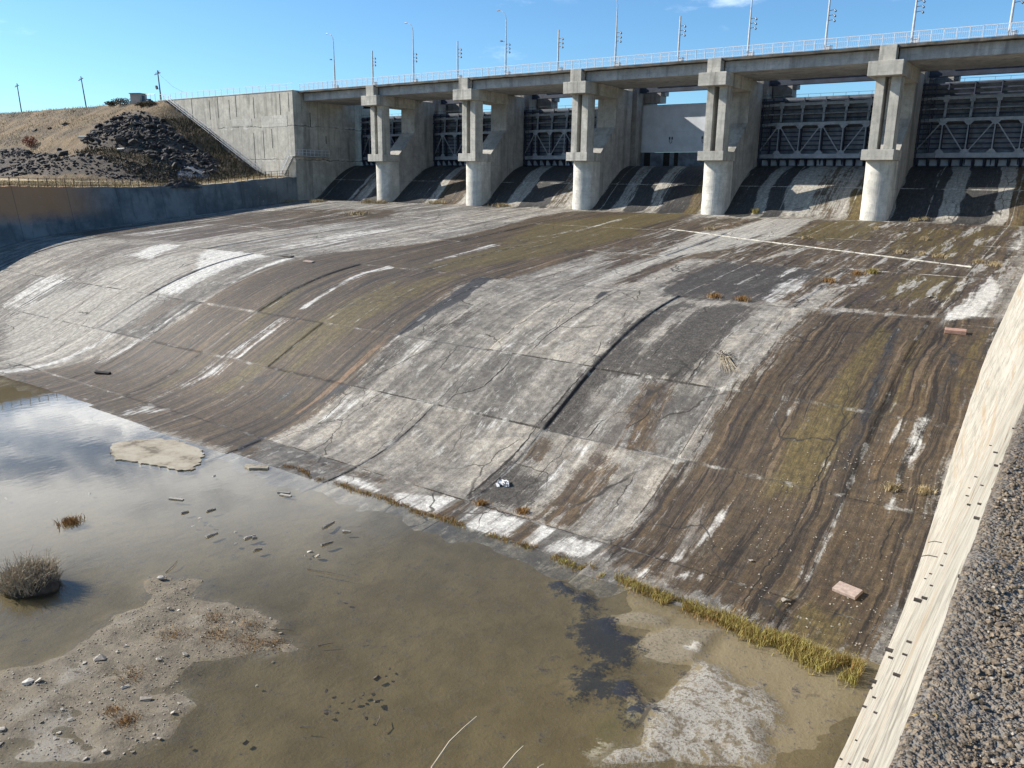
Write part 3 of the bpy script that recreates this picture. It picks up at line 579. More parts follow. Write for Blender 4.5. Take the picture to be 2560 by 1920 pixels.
STONES_WATER = [(62.6,-76.7,0.31),(59.6,-82.3,0.27),(56.8,-85.3,0.25),(59.3,-83.9,0.13),(67.1,-80.6,0.25),(67.4,-80.8,0.18),(67.6,-81.3,0.18),(71.0,-81.3,0.26),(74.5,-79.8,0.37),(75.0,-79.8,0.3),(74.5,-80.1,0.17),(68.3,-80.8,0.27),(69.9,-80.5,0.26),(71.6,-85.4,0.4),(70.8,-85.5,0.14),(79.1,-81.9,0.24),(80.8,-87.5,0.18),(80.1,-86.3,0.13)]
DARK = [(82.9,-86.3,0.16),(84.0,-85.7,0.18),(84.3,-85.5,0.17),(84.0,-86.1,0.17),(84.1,-85.9,0.14),(84.7,-85.7,0.28),(83.8,-86.4,0.13),(83.6,-86.8,0.14),(83.8,-87.1,0.2),(85.0,-86.5,0.16),(83.8,-84.8,0.29),(83.7,-84.1,0.14),(83.9,-84.5,0.14),(81.7,-90.6,0.15),(82.9,-89.5,0.22),(78.6,-88.3,0.08)]
ISLAND = [(74.7,-92.1,0.4),(74.9,-91.9,0.3),(78.6,-90.2,0.35),(75.3,-90.0,0.38),(77.5,-90.3,0.24),(77.4,-88.0,0.27),(77.4,-91.4,0.15),(77.8,-90.9,0.14),(78.2,-92.9,0.15),(78.0,-92.7,0.16),(78.7,-92.7,0.19),(80.0,-92.3,0.23),(79.8,-92.8,0.16),(80.6,-91.8,0.15),(80.7,-91.0,0.18),(80.0,-90.1,0.19),(78.5,-91.6,0.13),(77.1,-94.0,0.21),(76.5,-93.7,0.28),(77.7,-92.2,0.22),(74.1,-86.6,0.19),(76.1,-84.9,0.17),(78.9,-85.0,0.16),(77.0,-85.7,0.15),(75.4,-85.7,0.15),(74.4,-86.4,0.14),(75.2,-89.0,0.17),(75.4,-89.4,0.16),(75.0,-90.4,0.21),(75.9,-91.8,0.13),(75.1,-92.0,0.13),(77.0,-88.8,0.19),(79.7,-89.7,0.13),(80.4,-91.0,0.12),(73.5,-89.0,0.1),(77.0,-92.1,0.13),(77.1,-92.8,0.11),(77.8,-84.6,0.12),(73.1,-85.4,0.12),(75.6,-86.1,0.11)]
WOOD = [(63.68,-80.14,64.44,-79.83),(67.51,-76.09,68.14,-75.8),(67.86,-76.23,68.54,-76.05),(65.92,-80.87,66.06,-80.54),(66.73,-79.96,66.84,-79.5),(69.39,-81.77,69.4,-81.17),(70.98,-80.81,71.07,-80.26),(72.37,-81.32,72.48,-80.95),(73.01,-77.74,72.87,-76.9),(74.06,-77.42,74.4,-77.22),(74.39,-79.07,74.53,-78.47),(71.23,-80.53,71.36,-80.35)]
STICKS = [(75.71,-81.02,77.98,-80.37),(71.12,-84.92,70.49,-83.96),(85.58,-86.64,85.23,-86.14),(83.72,-88.11,84.08,-87.87),(78.45,-85.1,79.21,-84.6),(80.71,-84.75,81.05,-84.27),(74.49,-87.29,74.52,-86.93),(75.77,-86.87,76.86,-86.9)]
MARKS = [(-96.87,1.87,0.05),(-98.24,2.02,0.04),(-94.29,-0.42,0.07),(-98.62,1.88,0.04),(-96.42,0.11,0.05),(-94.84,1.5,0.06),(-93.66,1.21,0.05),(-93.21,1.47,0.06),(-94.0,1.73,0.04),(-94.29,2.13,0.05),(-90.72,-1.29,0.09),(-92.94,-0.78,0.06),(-93.36,-0.71,0.05),(-93.38,-1.49,0.05),(-94.76,1.74,0.03),(-90.66,0.41,0.04),(-89.56,-0.27,0.07),(-89.62,0.57,0.06),(-80.31,-1.95,0.06),(-89.27,-1.2,0.05),(-90.28,-1.29,0.05),(-87.68,-2.83,0.15),(-82.95,-6.59,0.21),(-87.17,-4.35,0.1),(-80.97,-8.75,0.23),(-79.13,-10.11,0.18),(-89.1,-4.04,0.07),(-84.2,-7.47,0.11),(-91.15,-3.49,0.05),(-86.87,-7.06,0.08),(-92.99,-2.53,0.04),(-90.55,-0.84,0.05),(-84.56,-3.69,0.06),(-80.31,-5.77,0.07),(-81.93,-2.28,0.07),(-79.74,-3.3,0.06),(-82.64,-2.52,0.07),(-92.46,1.67,0.04),(-75.75,-6.54,0.47),(-81.03,-4.79,0.48)]
BASIN = [
 ('isl',0.5,1,[(73.1,-92.4),(73.9,-91.5),(74.0,-90.5),(73.4,-89.5),(72.9,-89.0),(72.7,-88.0),(73.1,-87.1),(72.0,-86.2),(71.2,-85.7),(71.5,-85.0),(73.0,-84.3),(74.1,-85.0),(74.2,-85.5),(75.5,-84.8),(76.8,-84.4),(78.2,-84.5),(78.7,-85.1),(80.1,-85.1),(80.4,-85.3),(80.0,-85.8),(78.8,-86.9),(78.1,-87.8),(78.1,-88.6),(78.5,-89.0),(79.5,-89.2),(80.1,-89.4),(80.2,-90.1),(80.5,-90.4),(80.8,-90.8),(80.6,-91.5),(80.8,-92.1),(77.9,-94.4)]),
 ('patch',0.35,1,[(92.1,-83.8),(92.2,-83.1),(92.8,-82.5),(92.6,-81.4),(92.2,-80.7),(92.3,-79.9),(92.4,-79.0),(92.6,-77.3),(93.2,-77.4),(94.0,-77.8),(94.8,-77.9),(94.6,-77.6),(95.5,-78.3),(95.7,-78.9),(95.3,-79.4),(95.8,-80.4),(96.0,-80.9)]),
 ('algae',0.3,1,[(84.9,-75.4),(85.2,-75.1),(86.1,-75.5),(86.3,-75.9),(85.8,-76.0)]),
 ('algae',0.35,1,[(87.4,-77.7),(87.8,-77.0),(88.3,-76.4),(88.9,-77.0),(89.9,-77.3),(90.1,-78.2),(90.4,-78.9),(89.5,-78.8),(88.9,-78.9),(88.0,-78.5)]),
 ('algae',0.35,1,[(89.5,-80.9),(89.7,-80.3),(90.7,-79.6),(91.5,-80.2),(91.1,-80.7),(90.1,-80.9),(89.8,-81.6)]),
 ('algae',0.4,0.8,[(86.3,-75.9),(86.5,-75.2),(87.3,-76.2),(87.6,-77.1),(87.5,-77.5),(87.0,-76.4)]),
 ('algae',0.4,0.7,[(89.5,-78.8),(90.0,-78.9),(89.9,-80.0),(89.7,-80.6),(89.2,-80.7),(89.3,-79.6)]),
 ('algae',0.4,0.7,[(91.3,-80.5),(91.6,-80.3),(92.3,-81.0),(91.9,-81.5)]),
 ('exmud',0.25,1,[(88.3,-76.3),(89.2,-75.5),(90.2,-75.3),(90.4,-75.9),(89.3,-76.6),(88.7,-76.8)]),
 ('exmud',0.25,1,[(90.0,-77.7),(90.1,-76.7),(90.8,-75.7),(92.3,-75.0),(92.2,-76.5),(92.2,-77.3),(91.5,-78.0),(90.7,-78.5)]),
 ('green',0.7,1,[(91.0,-82.2),(91.5,-80.8),(92.7,-81.3),(92.6,-82.8),(91.7,-83.5)]),
 ('pale',0.2,0.9,[(91.6,-76.7),(91.8,-76.2),(92.0,-76.3),(92.0,-76.9)]),
 ('pale',0.3,0.8,[(91.4,-83.4),(91.5,-82.8),(91.8,-82.9),(91.7,-83.6)]),
]
# ================================================================ spillway surface
PROF = [(-77,-13.05),(-76,-12.82),(-74,-12.66),(-71,-12.4),(-69,-12.05),(-66.5,-11.25),(-64,-10.1),(-58.5,-7.5),(-54,-5.85),(-50,-4.85),(-46,-4.25),(-40,-3.65),(-20,-1.85),(-1,-.08),(.3,0),(1.3,.1),(2.3,.55),(4.6,2.3),(8.7,5.1),(10.7,6.0),(12.6,6.4),(14,6.41),(20,6.42)]
PY = [a for a, b in PROF]; PZ = [b for a, b in PROF]
def fz(y): return pchip(PY, PZ, y)
JX = [93.9 - 8.5 * k for k in range(14)]                       # joints along the flow
JY = [-71.1, -64.1, -58.4, -45.9, -30.6, -14.8, 0.2, 6.5]      # joints across it
def axis(a, b, fine, cuts):
    pts = [a]
    for c in sorted([c for c in cuts if a < c < b]) + [b]:
        n = max(1, int(round((c - pts[-1]) / fine(.5 * (c + pts[-1]))))); seg = np.linspace(pts[-1], c, n + 1)[1:]
        pts += list(seg[:-1]) + ([c - .012, c + .012] if c != b else [c])
    return np.array(pts)
AX = axis(-18.4, 98.4, lambda x: .22 if x > 55 else .34, JX)
AY = axis(-77, 20, lambda y: .20 if y < -40 else .34, JY)
gx, gy = np.meshgrid(AX, AY)
zs = fz(AY); s_arc = np.concatenate([[0], np.cumsum(np.hypot(np.diff(AY), np.diff(zs)))])
ci = np.searchsorted(np.sort(JX), AX); ri = np.searchsorted(JY, AY)
offs = np.random.default_rng(5).normal(0, .022, (len(JY) + 1, len(JX) + 1)); offs[:, :] = np.clip(offs, -.05, .05)
kD = int(np.searchsorted(np.sort(JX), 76.0)); offs[1:4, kD] += .03; offs[1:4, kD + 1] -= .025
Z = np.repeat(zs[:, None], len(AX), 1) + offs[ri][:, ci] + (fbm(gx * .2, gy * .2, 3, 3) - .45) * .035
edge_ = np.clip((AY + 1.5) / 3, 0, 1)[:, None]; Z = Z - offs[ri][:, ci] * edge_
ch = {k: np.zeros_like(gx) for k in ('wet', 'dark', 'olive', 'white', 'black', 'pale', 'rust', 'chips', 'mott')}
for chn, st, bl, poly in STAINS:
    if chn == 'clear':
        t = np.zeros_like(gx); paint(t, gx, gy, poly, st, bl); ch['wet'] *= 1 - t; ch['dark'] *= 1 - t
    else: st = min(1.15, st * (1.3 if chn in ('black', 'olive') else 1)); paint(ch[chn], gx, gy, poly, st, max(.35, bl * 2.4))
# water stains down the chutes between the piers: (x from, x to, channel, strength)
CHUTE = [(-18.4,-10,'black',.8),(-9.5,-8,'wet',.6),(-6,1,'black',.7),(1.5,9,'black',.75),(9,10.5,'white',.3),(10.5,16,'wet',.85),(21.5,25.5,'black',.95),(28.2,33.5,'black',.9),(33,36.5,'wet',.5),
         (41.5,44.6,'black',.98),(46.6,49.6,'black',.98),(51.2,56,'black',.75),(52,58,'wet',.95),(54,58.5,'olive',.8),(61.5,64.8,'black',.98),(66.3,68.6,'black',.85),(72,75.5,'wet',.5),(76.5,78.6,'olive',.9),(76.5,78.6,'wet',.9),
         (81.6,86.3,'black',1),(88.2,91.6,'black',.95),(93.2,98,'wet',.9),(93.5,98,'olive',.6),(40,58,'wet',.35)]
wob = (fbm(gy * .35, gx * .1, 3, 11) - .45) * 1.6
for a, b, k, st in CHUTE:
    m = st * sstep(-.35, .35, gx + wob - a) * sstep(.35, -.35, gx + wob - b) * sstep(-1.5, 1.5, gy + (fbm(gx * .6, gy * .05, 3, 9) - .45) * 5) * sstep(14.5, 12.0, gy + (fbm(gx * .9, gy * .1, 2, 19) - .4) * 4)
    ch[k] = np.maximum(ch[k], m)
paint(ch['mott'], gx, gy, [(62,-45.5),(97,-45.5),(97,-1),(79,-1),(79,-14),(60,-14)], .9, 2); paint(ch['mott'], gx, gy, [(-17,-44),(33,-44.5),(40,-20),(36,-1),(-17,-1)], .85, 3); paint(ch['mott'], gx, gy, [(-10,-72),(28,-72),(34,-47),(-14,-47)], .35, 3); paint(ch['mott'], gx, gy, [(77,-72),(89,-72),(86,-47),(77,-47)], .5, 2)
paint(ch['pale'], gx, gy, [(-18.4,1.5),(98.4,1.5),(98.4,13),(-18.4,13)], .8, 1.5)
paint(ch['chips'], gx, gy, [(88.5,-73),(88.5,-66),(93,-61),(97.8,-60),(97.8,-74)], .85, 1.5)
jd = np.minimum(np.min(np.abs(gx[..., None] - np.array(JX)), -1), np.min(np.abs(gy[..., None] - np.array(JY)), -1))
ch['joint'] = np.clip(jd, 0, 2); ch['slab'] = np.random.default_rng(12).random((len(JY) + 1, len(JX) + 1))[ri][:, ci]
flow = np.stack([gx, np.broadcast_to(s_arc[:, None], gx.shape), np.zeros_like(gx)], -1)
spill = grid_mesh('spillway', AX, AY, Z, ch, 'spillway', {'flow': flow})
def surf(x, y):
    i = min(max(np.searchsorted(AX, x) - 1, 0), len(AX) - 2); j = min(max(np.searchsorted(AY, y) - 1, 0), len(AY) - 2)
    tx = (x - AX[i]) / (AX[i+1] - AX[i]); ty = (y - AY[j]) / (AY[j+1] - AY[j])
    return float((Z[j,i]*(1-tx)+Z[j,i+1]*tx)*(1-ty)+(Z[j+1,i]*(1-tx)+Z[j+1,i+1]*tx)*ty)
# open cracks, thin ragged ribbons lying on the concrete
cb = MB()
for ci_, line in enumerate(CRACKS):
    P_ = []
    for (x0, y0), (x1, y1) in zip(line[:-1], line[1:]):
        n = max(2, int(math.hypot(x1-x0, y1-y0) / .18)); P_ += [(x0+(x1-x0)*t/n, y0+(y1-y0)*t/n) for t in range(n)]
    P_.append(line[-1]); n = len(P_); vs = []
    wd = (.045, .04, .05, .07, .04, .04, .03, .05, .03, .03, .03, .03, .02, .02, .03)[ci_]
    rr = random.Random(ci_)
    for i, (x, y) in enumerate(P_):
        e = min(1, 4 * i / n, 4 * (n - i) / n) * .8 + .2; j = rr.uniform(-.05, .05); w = wd * e * rr.uniform(.4, 1.3)
        horizontal = abs(line[-1][0] - line[0][0]) > abs(line[-1][1] - line[0][1])
        a, b = ((x, y + j - w), (x, y + j + w)) if horizontal else ((x + j - w, y), (x + j + w, y))
        vs += [(*a, surf(*a) + .012), (*b, surf(*b) + .012)]
    cb.add(vs, [(2*i, 2*i+1, 2*i+3, 2*i+2) for i in range(n - 1)])
cb.build('crack', 'crack_dark', spill)
# low white sill crossing the apron at a slant
kb = MB(); ka = Vector((61.0, -13.97, 0)); kz = Vector((93.8, -26.15, 0)); n = 26
for i in range(n):
    a = ka.lerp(kz, i / n); b = ka.lerp(kz, (i + 1) / n - .0012); a.z = surf(a.x, a.y) + .03; b.z = surf(b.x, b.y) + .03
    kb.obox(a, b,   .15 + .04 * math.sin(i * 3.1), .10 + .03 * math.sin(i * 2.3))
tag(kb.build('concrete_sill', 'kerb_white', bevel=.02), 'long low white concrete sill running slantwise across the stained apron', 'sill')

# ================================================================ basin bed and water
WZ = -12.63
BX = np.concatenate([np.linspace(-18.4, 50, 120), np.arange(50.2, 98.5, .17)]); BY = np.concatenate([np.linspace(-125, -97, 30), np.arange(-96.8, -72.9, .15)])
bx, by = np.meshgrid(BX, BY)
bc = {k: np.zeros_like(bx) for k in ('isl', 'exmud', 'patch', 'pale', 'algae', 'green', 'line', 'shoal')}
for k, bl, st, poly in BASIN:
    paint(bc[k], bx, by, poly, 1 if k == 'algae' else st, bl * (3.0 if k == 'isl' else 2.4))
    if k == 'isl': paint(bc['shoal'], bx, by, poly, 1, 3.6)
    if k in ('exmud', 'patch'): paint(bc['shoal'], bx, by, poly, .8, 1.6)
wy = (fbm(bx * .8, by * .8, 4, 21) - .47)
paint(bc['shoal'], bx, by, [(88,-74),(97.8,-74.5),(97.8,-85),(91.5,-84),(90.8,-79),(89.5,-77)], .75, 1.8)
chn_ = fbm(bx * .55 + 3, by * .55, 4, 33); bc['line'] = np.maximum(bc['line'], .55 * sstep(.016, .004, np.abs(chn_ - .47)) * sstep(.3, .6, bc['shoal']) * (bx > 87))
jl_ = np.abs(bx - 92.1 - wy * .2); bc['line'] = np.maximum(bc['line'], sstep(.10, .02, jl_) * (by < -74.6))
ow = np.abs(bx - 80.4 + (by + 73) * .02); bc['line'] = np.maximum(bc['line'], .55 * sstep(.08, .02, ow) * (by > -80))
bz = -12.86 + wy * .10
bz += sstep(.1, 1.0, bc['isl']) * (.30 + wy * .20) + .15 * sstep(.0, .6, bc['shoal']) * sstep(.9, .3, bc['isl'])
bz += sstep(.1, .8, bc['exmud']) * (.13 + wy * .15) + sstep(.1, .9, bc['patch']) * (.20 + wy * .20)
bz += .10 * sstep(90, 95, bx) * sstep(-85, -76, by)
bz += (.16 + wy * .05) * sstep(.15, .7, bc['algae']) * (1 - bc['exmud'])
bz += .13 * sstep(-78, -74.6, by)
grid_mesh('basin_bed', BX, BY, bz, bc, 'basin_bed')
def bed(x, y):
    i = min(max(np.searchsorted(BX, x) - 1, 0), len(BX) - 2); j = min(max(np.searchsorted(BY, y) - 1, 0), len(BY) - 2)
    return float(max(bz[j, i], bz[j+1, i+1]))
wb = MB(); wb.add([(-18.4, -125, WZ), (98.3, -125, WZ), (98.3, -71.5, WZ), (-18.4, -71.5, WZ)], [(0, 1, 2, 3)])
tag(wb.build('water', 'water'), kind='structure')
gb = MB(); gb.add([(-3000, -3000, -14), (3000, -3000, -14), (3000, -77, -14), (-3000, -77, -14)], [(0, 1, 2, 3)])
tag(gb.build('ground', 'hill_soil'), kind='structure')

# ================================================================ side walls
WT = [(-2.6,4.1),(-4.75,3.99),(-7.5,3.8),(-10.8,3.55),(-15,3.1),(-21.4,2.55),(-27,2.35),(-33,2.26),(-40,2.2),(-46.6,2.25),(-52.5,2.36),(-80,2.4),(-125,2.4)]
def wtop(y): return float(np.interp(-y, [-a for a, b in WT], [b for a, b in WT]))
BAT = .246
def lfloor(y): return float(fz(max(y, -76)))
def lwx(y): return -18.4 - BAT * max(0, wtop(y) - lfloor(y)) * float(sstep(-2.6, -24, y))
lw = MB(); vs = []; ys = np.arange(-125, -2.59, .8); rw = random.Random(2)
for y in ys:
    t = wtop(y) + rw.uniform(-.10, .06); zb = lfloor(y) - .8; q = BAT * float(sstep(-2.6, -24, y)); tx_ = lwx(y)
    vs += [(-18.4 + q * .8, y, zb), (tx_ + rw.uniform(-.04, .02), y, t), (tx_ - .8, y, t + rw.uniform(-.05, .05)), (tx_ - 1.0, y, zb)]
lw.add(vs, [(4*i+k, 4*i+k+1, 4*i+k+5, 4*i+k+4) for i in range(len(ys)-1) for k in range(3)] + [(0,3,2,1), tuple(4*(len(ys)-1)+k for k in range(4))])
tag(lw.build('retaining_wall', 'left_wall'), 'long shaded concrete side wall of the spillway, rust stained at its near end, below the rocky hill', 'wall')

def rwx(y, z): return 97.68 + .241 * (z - lfloor(y))
rwb = MB(); YR = np.concatenate([np.arange(-112, -86, .16), np.arange(-86, 0.1, .5)]); UZ = np.linspace(0, 1, 40); vs = []
for y in YR:
    for u in UZ:
        fl_ = lfloor(y); z = fl_ - .9 + u * (2.37 - fl_ + .9); x = rwx(y, z); nn = (fbm(np.array(y * .5), np.array(z * 2.0), 4, 31) - .46)
        if u > .94: x += float(nn) * .22 * (u - .94) / .06
        vs.append((x + float(nn) * .05, y, z + (0 if u < 1 else float(fbm(np.array(y * 1.7), np.array(.5), 3, 41) - .45) * .10)))
nU = len(UZ); rwb.add(vs, [(i*nU+k, (i+1)*nU+k, (i+1)*nU+k+1, i*nU+k+1) for i in range(len(YR)-1) for k in range(nU-1)])
rwall = tag(rwb.build('side_wall', 'right_wall', smooth=True), 'sunlit cream concrete side wall leaning back from the spillway, bristling with rebar stubs', 'wall')
for (y, z, L) in MARKS:
    z = max(z, lfloor(y) + .3); x = rwx(y, z); b = MB(); L = max(L, .03) * .8
    if L > .3: b.tube([(x + .05, y, z), (x - L * .55, y + .02, z - .02), (x - L, y + .05, z - .12)], .012, 6)
    else: b.obox((x + .05, y, z), (x - L, y, z + .004), max(.018, L * .5), max(.012, L * .38))
    b.build('rebar_stub', 'rebar', rwall)
# top of the wall where the photographer stands: coarse exposed aggregate
TX = np.concatenate([np.arange(101.27, 103.2, .035), [103.6, 104.5, 107, 115]]); TY = np.concatenate([np.arange(-112, -104, .3), np.arange(-104, -90, .04), np.arange(-90, -76, .5)])
tx, ty = np.meshgrid(TX, TY); tz = 2.44 + (fbm(tx * 3, ty * 3, 4, 51) - .46) * .10 + (fbm(tx * 16, ty * 16, 2, 52) - .4) * .022
tz[:, 0] -= .03
grid_mesh('wall_top', TX, TY, tz, {}, 'gravel_top')
ft = MB(); vs = []
for y in np.arange(-76.2, 2, 2.0): vs += [(rwx(y, 2.44) - .02, y, 2.42), (115, y, 2.5)]
ft.add(vs, [(2*i, 2*i+1, 2*i+3, 2*i+2) for i in range(len(vs)//2-1)]); tag(ft.build('bank', 'gravel_top'), kind='structure')
pv = []; fv = []
def pebbles(name, mat, k, seed, s0, s1):
    r = np.random.default_rng(seed); ico = bmesh.new(); bmesh.ops.create_icosphere(ico, subdivisions=1, radius=1.0); iv = np.array([v.co[:] for v in ico.verts]); fi = np.array([[v.index for v in f.verts] for f in ico.faces]); ico.free()
    y = -101.5 + r.random(k) ** 1.0 * 9.5; x = 101.37 + .05 * (fbm(y * 2.2, y * 0, 3, 57) - .45) * 4 + r.random(k) ** 1.1 * 1.5; sc = s0 + (s1 - s0) * r.random(k) ** 3
    V = iv[None] * (1 + .5 * (r.random((k, len(iv), 1)) - .5)) * (sc[:, None] * (.7 + .6 * r.random((k, 3))) * np.array([1, 1, .65]))[:, None]
    zz = 2.44 + (fbm(x * 3, y * 3, 4, 51) - .46) * .10 + .004; V += np.stack([x, y, zz], 1)[:, None]
    F = (np.arange(k)[:, None, None] * len(iv) + fi[None]).reshape(-1, 3); me = bpy.data.meshes.new(name); me.from_pydata(V.reshape(-1, 3).tolist(), [], F.tolist()); me.materials.append(MATS[mat])
    o = bpy.data.objects.new(name, me); COL.objects.link(o); o['kind'] = 'stuff'
pebbles('gravel', 'pebble', 22000, 1, .003, .015); pebbles('pale_gravel_chips', 'pebble_light', 4500, 2, .003, .012)

# ================================================================ hill
def terr(x, y): return np.interp(-y, [-a for a, b in WT], [b for a, b in WT]) - .06 + np.clip(-19.25 - x, 0, 60) * .012
def hillz(x, y):
    d = np.where(y >= -2.3, np.maximum(0, x + 57), np.where(x < -57, -2.3 - y, np.hypot(np.maximum(0, x + 57), -2.3 - y)))
    return 19 - np.maximum(0, d) / 2
HX = np.concatenate([np.linspace(-420, -125, 60), np.linspace(-124, -19.2, 170)]); HY = np.concatenate([np.linspace(-160, -46, 50), np.linspace(-45, 16, 110)])
hx, hy = np.meshgrid(HX, HY)
def smax(a, b, k): h = np.clip(.5 + .5 * (a - b) / k, 0, 1); return b * (1 - h) + a * h + k * h * (1 - h)
def hz_raw(x, y):
    h = hillz(x, y); t = terr(x, y); far = sstep(0, 8, t + 14 - h)
    b = (fbm(x * .12, y * .12, 4, 61) - .47) * 1.5 * sstep(18.9, 16.5, h) * sstep(-1, 3, h - t) + (fbm(x * .6, y * .6, 3, 62) - .45) * .35
    bench = .9 * np.exp(-((h - 9.2) / 1.0) ** 2)
    return smax(h + b - bench, t, .6)
hZ = hz_raw(hx, hy)
lim = np.array([lwx(y) - .5 if y < -2.6 else -18 for y in HY])[:, None]; hZ = np.where(hx > lim, -6.0, hZ)
ZA = [(-66,-7.6),(-55.1,-8.3),(-48.4,-8.6),(-43.2,-9.7),(-38.5,-8.2),(-33.0,-8.6),(-29.5,-12.5),(-31,-15.5),(-38,-18.5),(-45.9,-18.8),(-53.7,-21.3),(-61.3,-19.2),(-64.5,-14.5)]
ZB = [(-96,-21),(-89.7,-21),(-82.7,-20.6),(-74,-23.2),(-66,-23.6),(-57.7,-25.8),(-48.8,-24),(-44.2,-22.4),(-39.1,-20.8),(-35.4,-16.6),(-32.0,-14.2),(-27.6,-17.5),(-28.5,-20.5),(-38.1,-27.0),(-50,-31.5),(-64.1,-33.4),(-100,-33.6),(-120,-33)]
rub = np.zeros_like(hx); paint(rub, hx, hy, ZA, 1, 2.5); paint(rub, hx, hy, ZB, 1, 2.5); paint(rub, hx, hy, [(-66,-18),(-60,-25),(-48,-23.5),(-38,-20),(-30,-13),(-28,-5),(-36,-3.2),(-42,-5),(-50,-14),(-58,-16)], .46, 3)
ter = sstep(.7, .15, hZ - terr(hx, hy)) * (hZ < 8)
grid_mesh('hill', HX, HY, hZ, {'rubble': rub, 'terrace': ter}, 'hill_soil')
def hz1(x, y): return float(hz_raw(np.array([x]), np.array([y]))[0])
protos = [rock_mesh('boulder', 'basalt', i, .62 + .05 * (i % 5), 12 + i % 5) for i in range(10)]
def in_poly(x, y, p): return sdf(np.array([x]), np.array([y]), p)[0] < 0
def scatter(poly, n, r, k):
    P_ = np.array(poly); o = []
    while len(o) < n:
        x = r.uniform(P_[:, 0].min() - .5, P_[:, 0].max() + .5); y = r.uniform(P_[:, 1].min() - .5, P_[:, 1].max() + .5)
        if in_poly(x, y, poly) and vnoise(np.array(x * .35), np.array(y * .35), 77) + r.random() * .6 > k: o.append((x, y))
    return o
rr = random.Random(11)
BIG = [(-58.8,-24.3,2.6),(-65.4,-21.6,1.4),(-60.6,-25.3,1.5),(-58.3,-14.4,2.7),(-52.0,-13.2,2.4),(-47.9,-10.4,2.1),(-44.1,-19.6,2.2),(-48.8,-18.1,2.4),(-90.4,-14.4,1.4),(-86.7,-12.9,1.4),(-80.5,-12.4,1.6),(-46.3,-17.0,2.0),(-40.5,-13.5,1.9),(-55,-19.5,2.0),(-51,-11,1.8)]
BIGLAB = ['largest dark boulder at the left of the rubble bed, standing clear of it', 'dark boulder above and left of the large lone boulder', 'dark boulder lying against the lower left of the large lone boulder', 'wide flat dark boulder at the left edge of the upper rubble heap', 'long flat dark slab of rock in the middle of the upper heap', 'squarish dark boulder near the top right of the upper heap', 'broad dark boulder below the upper heap beside the bare earth bench', 'dark boulder at the foot of the upper heap under the flat slabs', 'small brown rock half buried in dry grass high on the left slope', 'brown rock in the dry grass below the middle utility pole', 'pinkish brown rock in the grass left of the upper heap', 'blocky boulder low in the upper heap above the pale flat stone', 'dark boulder at the right shoulder of the upper heap', 'dark boulder at the lower left foot of the upper heap', 'dark boulder at the very top of the upper heap']
for (x, y, s), lab in zip(BIG, BIGLAB):
    inst('boulder', rr.choice(protos), (x, y, hz1(x, y) + s * .12), (s * 1.15, s, s * .9), (rr.uniform(-.3, .3), rr.uniform(-.3, .3), rr.uniform(0, 6)), lab, 'boulder', 'boulders on the embankment slope')
for poly, n, lab in ((ZA, 150, 'dark jagged boulder in the upper rubble heap on the grassy embankment'), (ZB, 135, 'dark jagged boulder in the lower rubble bed above the side wall fence')):
    for x, y in scatter(poly, n, rr, .55):
        s = rr.uniform(.75, 1.45) * (1.15 if poly is ZA else 1)
        inst('boulder', rr.choice(protos), (x, y, hz1(x, y) + s * .14), (s * rr.uniform(.8, 1.3), s, s * rr.uniform(.7, 1.1)), (rr.uniform(-.5, .5), rr.uniform(-.5, .5), rr.uniform(0, 6)), lab, 'boulder', 'boulders on the embankment slope')
rv = []; rf = []
for poly, n in ((ZA, 1500), (ZB, 1700)):
    for x, y in scatter(poly, n, rr, .5):
        me = rr.choice(protos); s = rr.uniform(.22, .75); R_ = Matrix.Rotation(rr.uniform(0, 6), 3, 'Z') @ Matrix.Rotation(rr.uniform(-.7, .7), 3, 'X'); o = len(rv); b = Vector((x, y, hz1(x, y) + s * .1))
        rv += [tuple(R_ @ (v.co * s) + b) for v in me.vertices]; rf += [tuple(i + o for i in p.vertices) for p in me.polygons]
me = bpy.data.meshes.new('rubble'); me.from_pydata(rv, [], rf); me.materials.append(MATS['basalt']); o = bpy.data.objects.new('rubble', me); COL.objects.link(o); o['kind'] = 'stuff'
def hill_pts(n, cond, x0=-140, x1=-19.3, y0=-50, y1=1):
    x = RNG.uniform(x0, x1, n * 3); y = RNG.uniform(y0, y1, n * 3); m = cond(x, y); x = x[m][:n]; y = y[m][:n]
    return np.stack([x, y, hz_raw(x, y) - .03], 1)
def not_rub(x, y): return (sdf(x, y, ZA) > .4) & (sdf(x, y, ZB) > .4) & (fbm(x * .25, y * .25, 3, 71) > .36)
P_ = hill_pts(12000, not_rub); blades('dry_hill_grass', 'hill_grass', P_, .15 + .4 * RNG.random(len(P_)) ** 2, .8, .03)
P_ = hill_pts(5000, lambda x, y: not_rub(x, y) & (fbm(x * .18 + 5, y * .18, 3, 72) > .48)); blades('straw_grass', 'straw', P_, .3 + .4 * RNG.random(len(P_)), .5, .035)
P_ = hill_pts(7000, lambda x, y: hz_raw(x, y) - terr(x, y) < .5, -48, -21.2, -60, -3); blades('terrace_grass', 'straw', P_, .2 + .4 * RNG.random(len(P_)), .5, .03)
P_ = hill_pts(5000, lambda x, y: (sdf(x, y, ZA) > .2) & (hz_raw(x, y) < 15), -56, -25, -24, -3.2); blades('dark_scrub', 'shrub_leaf', P_, .3 + .5 * RNG.random(len(P_)), .6, .06)

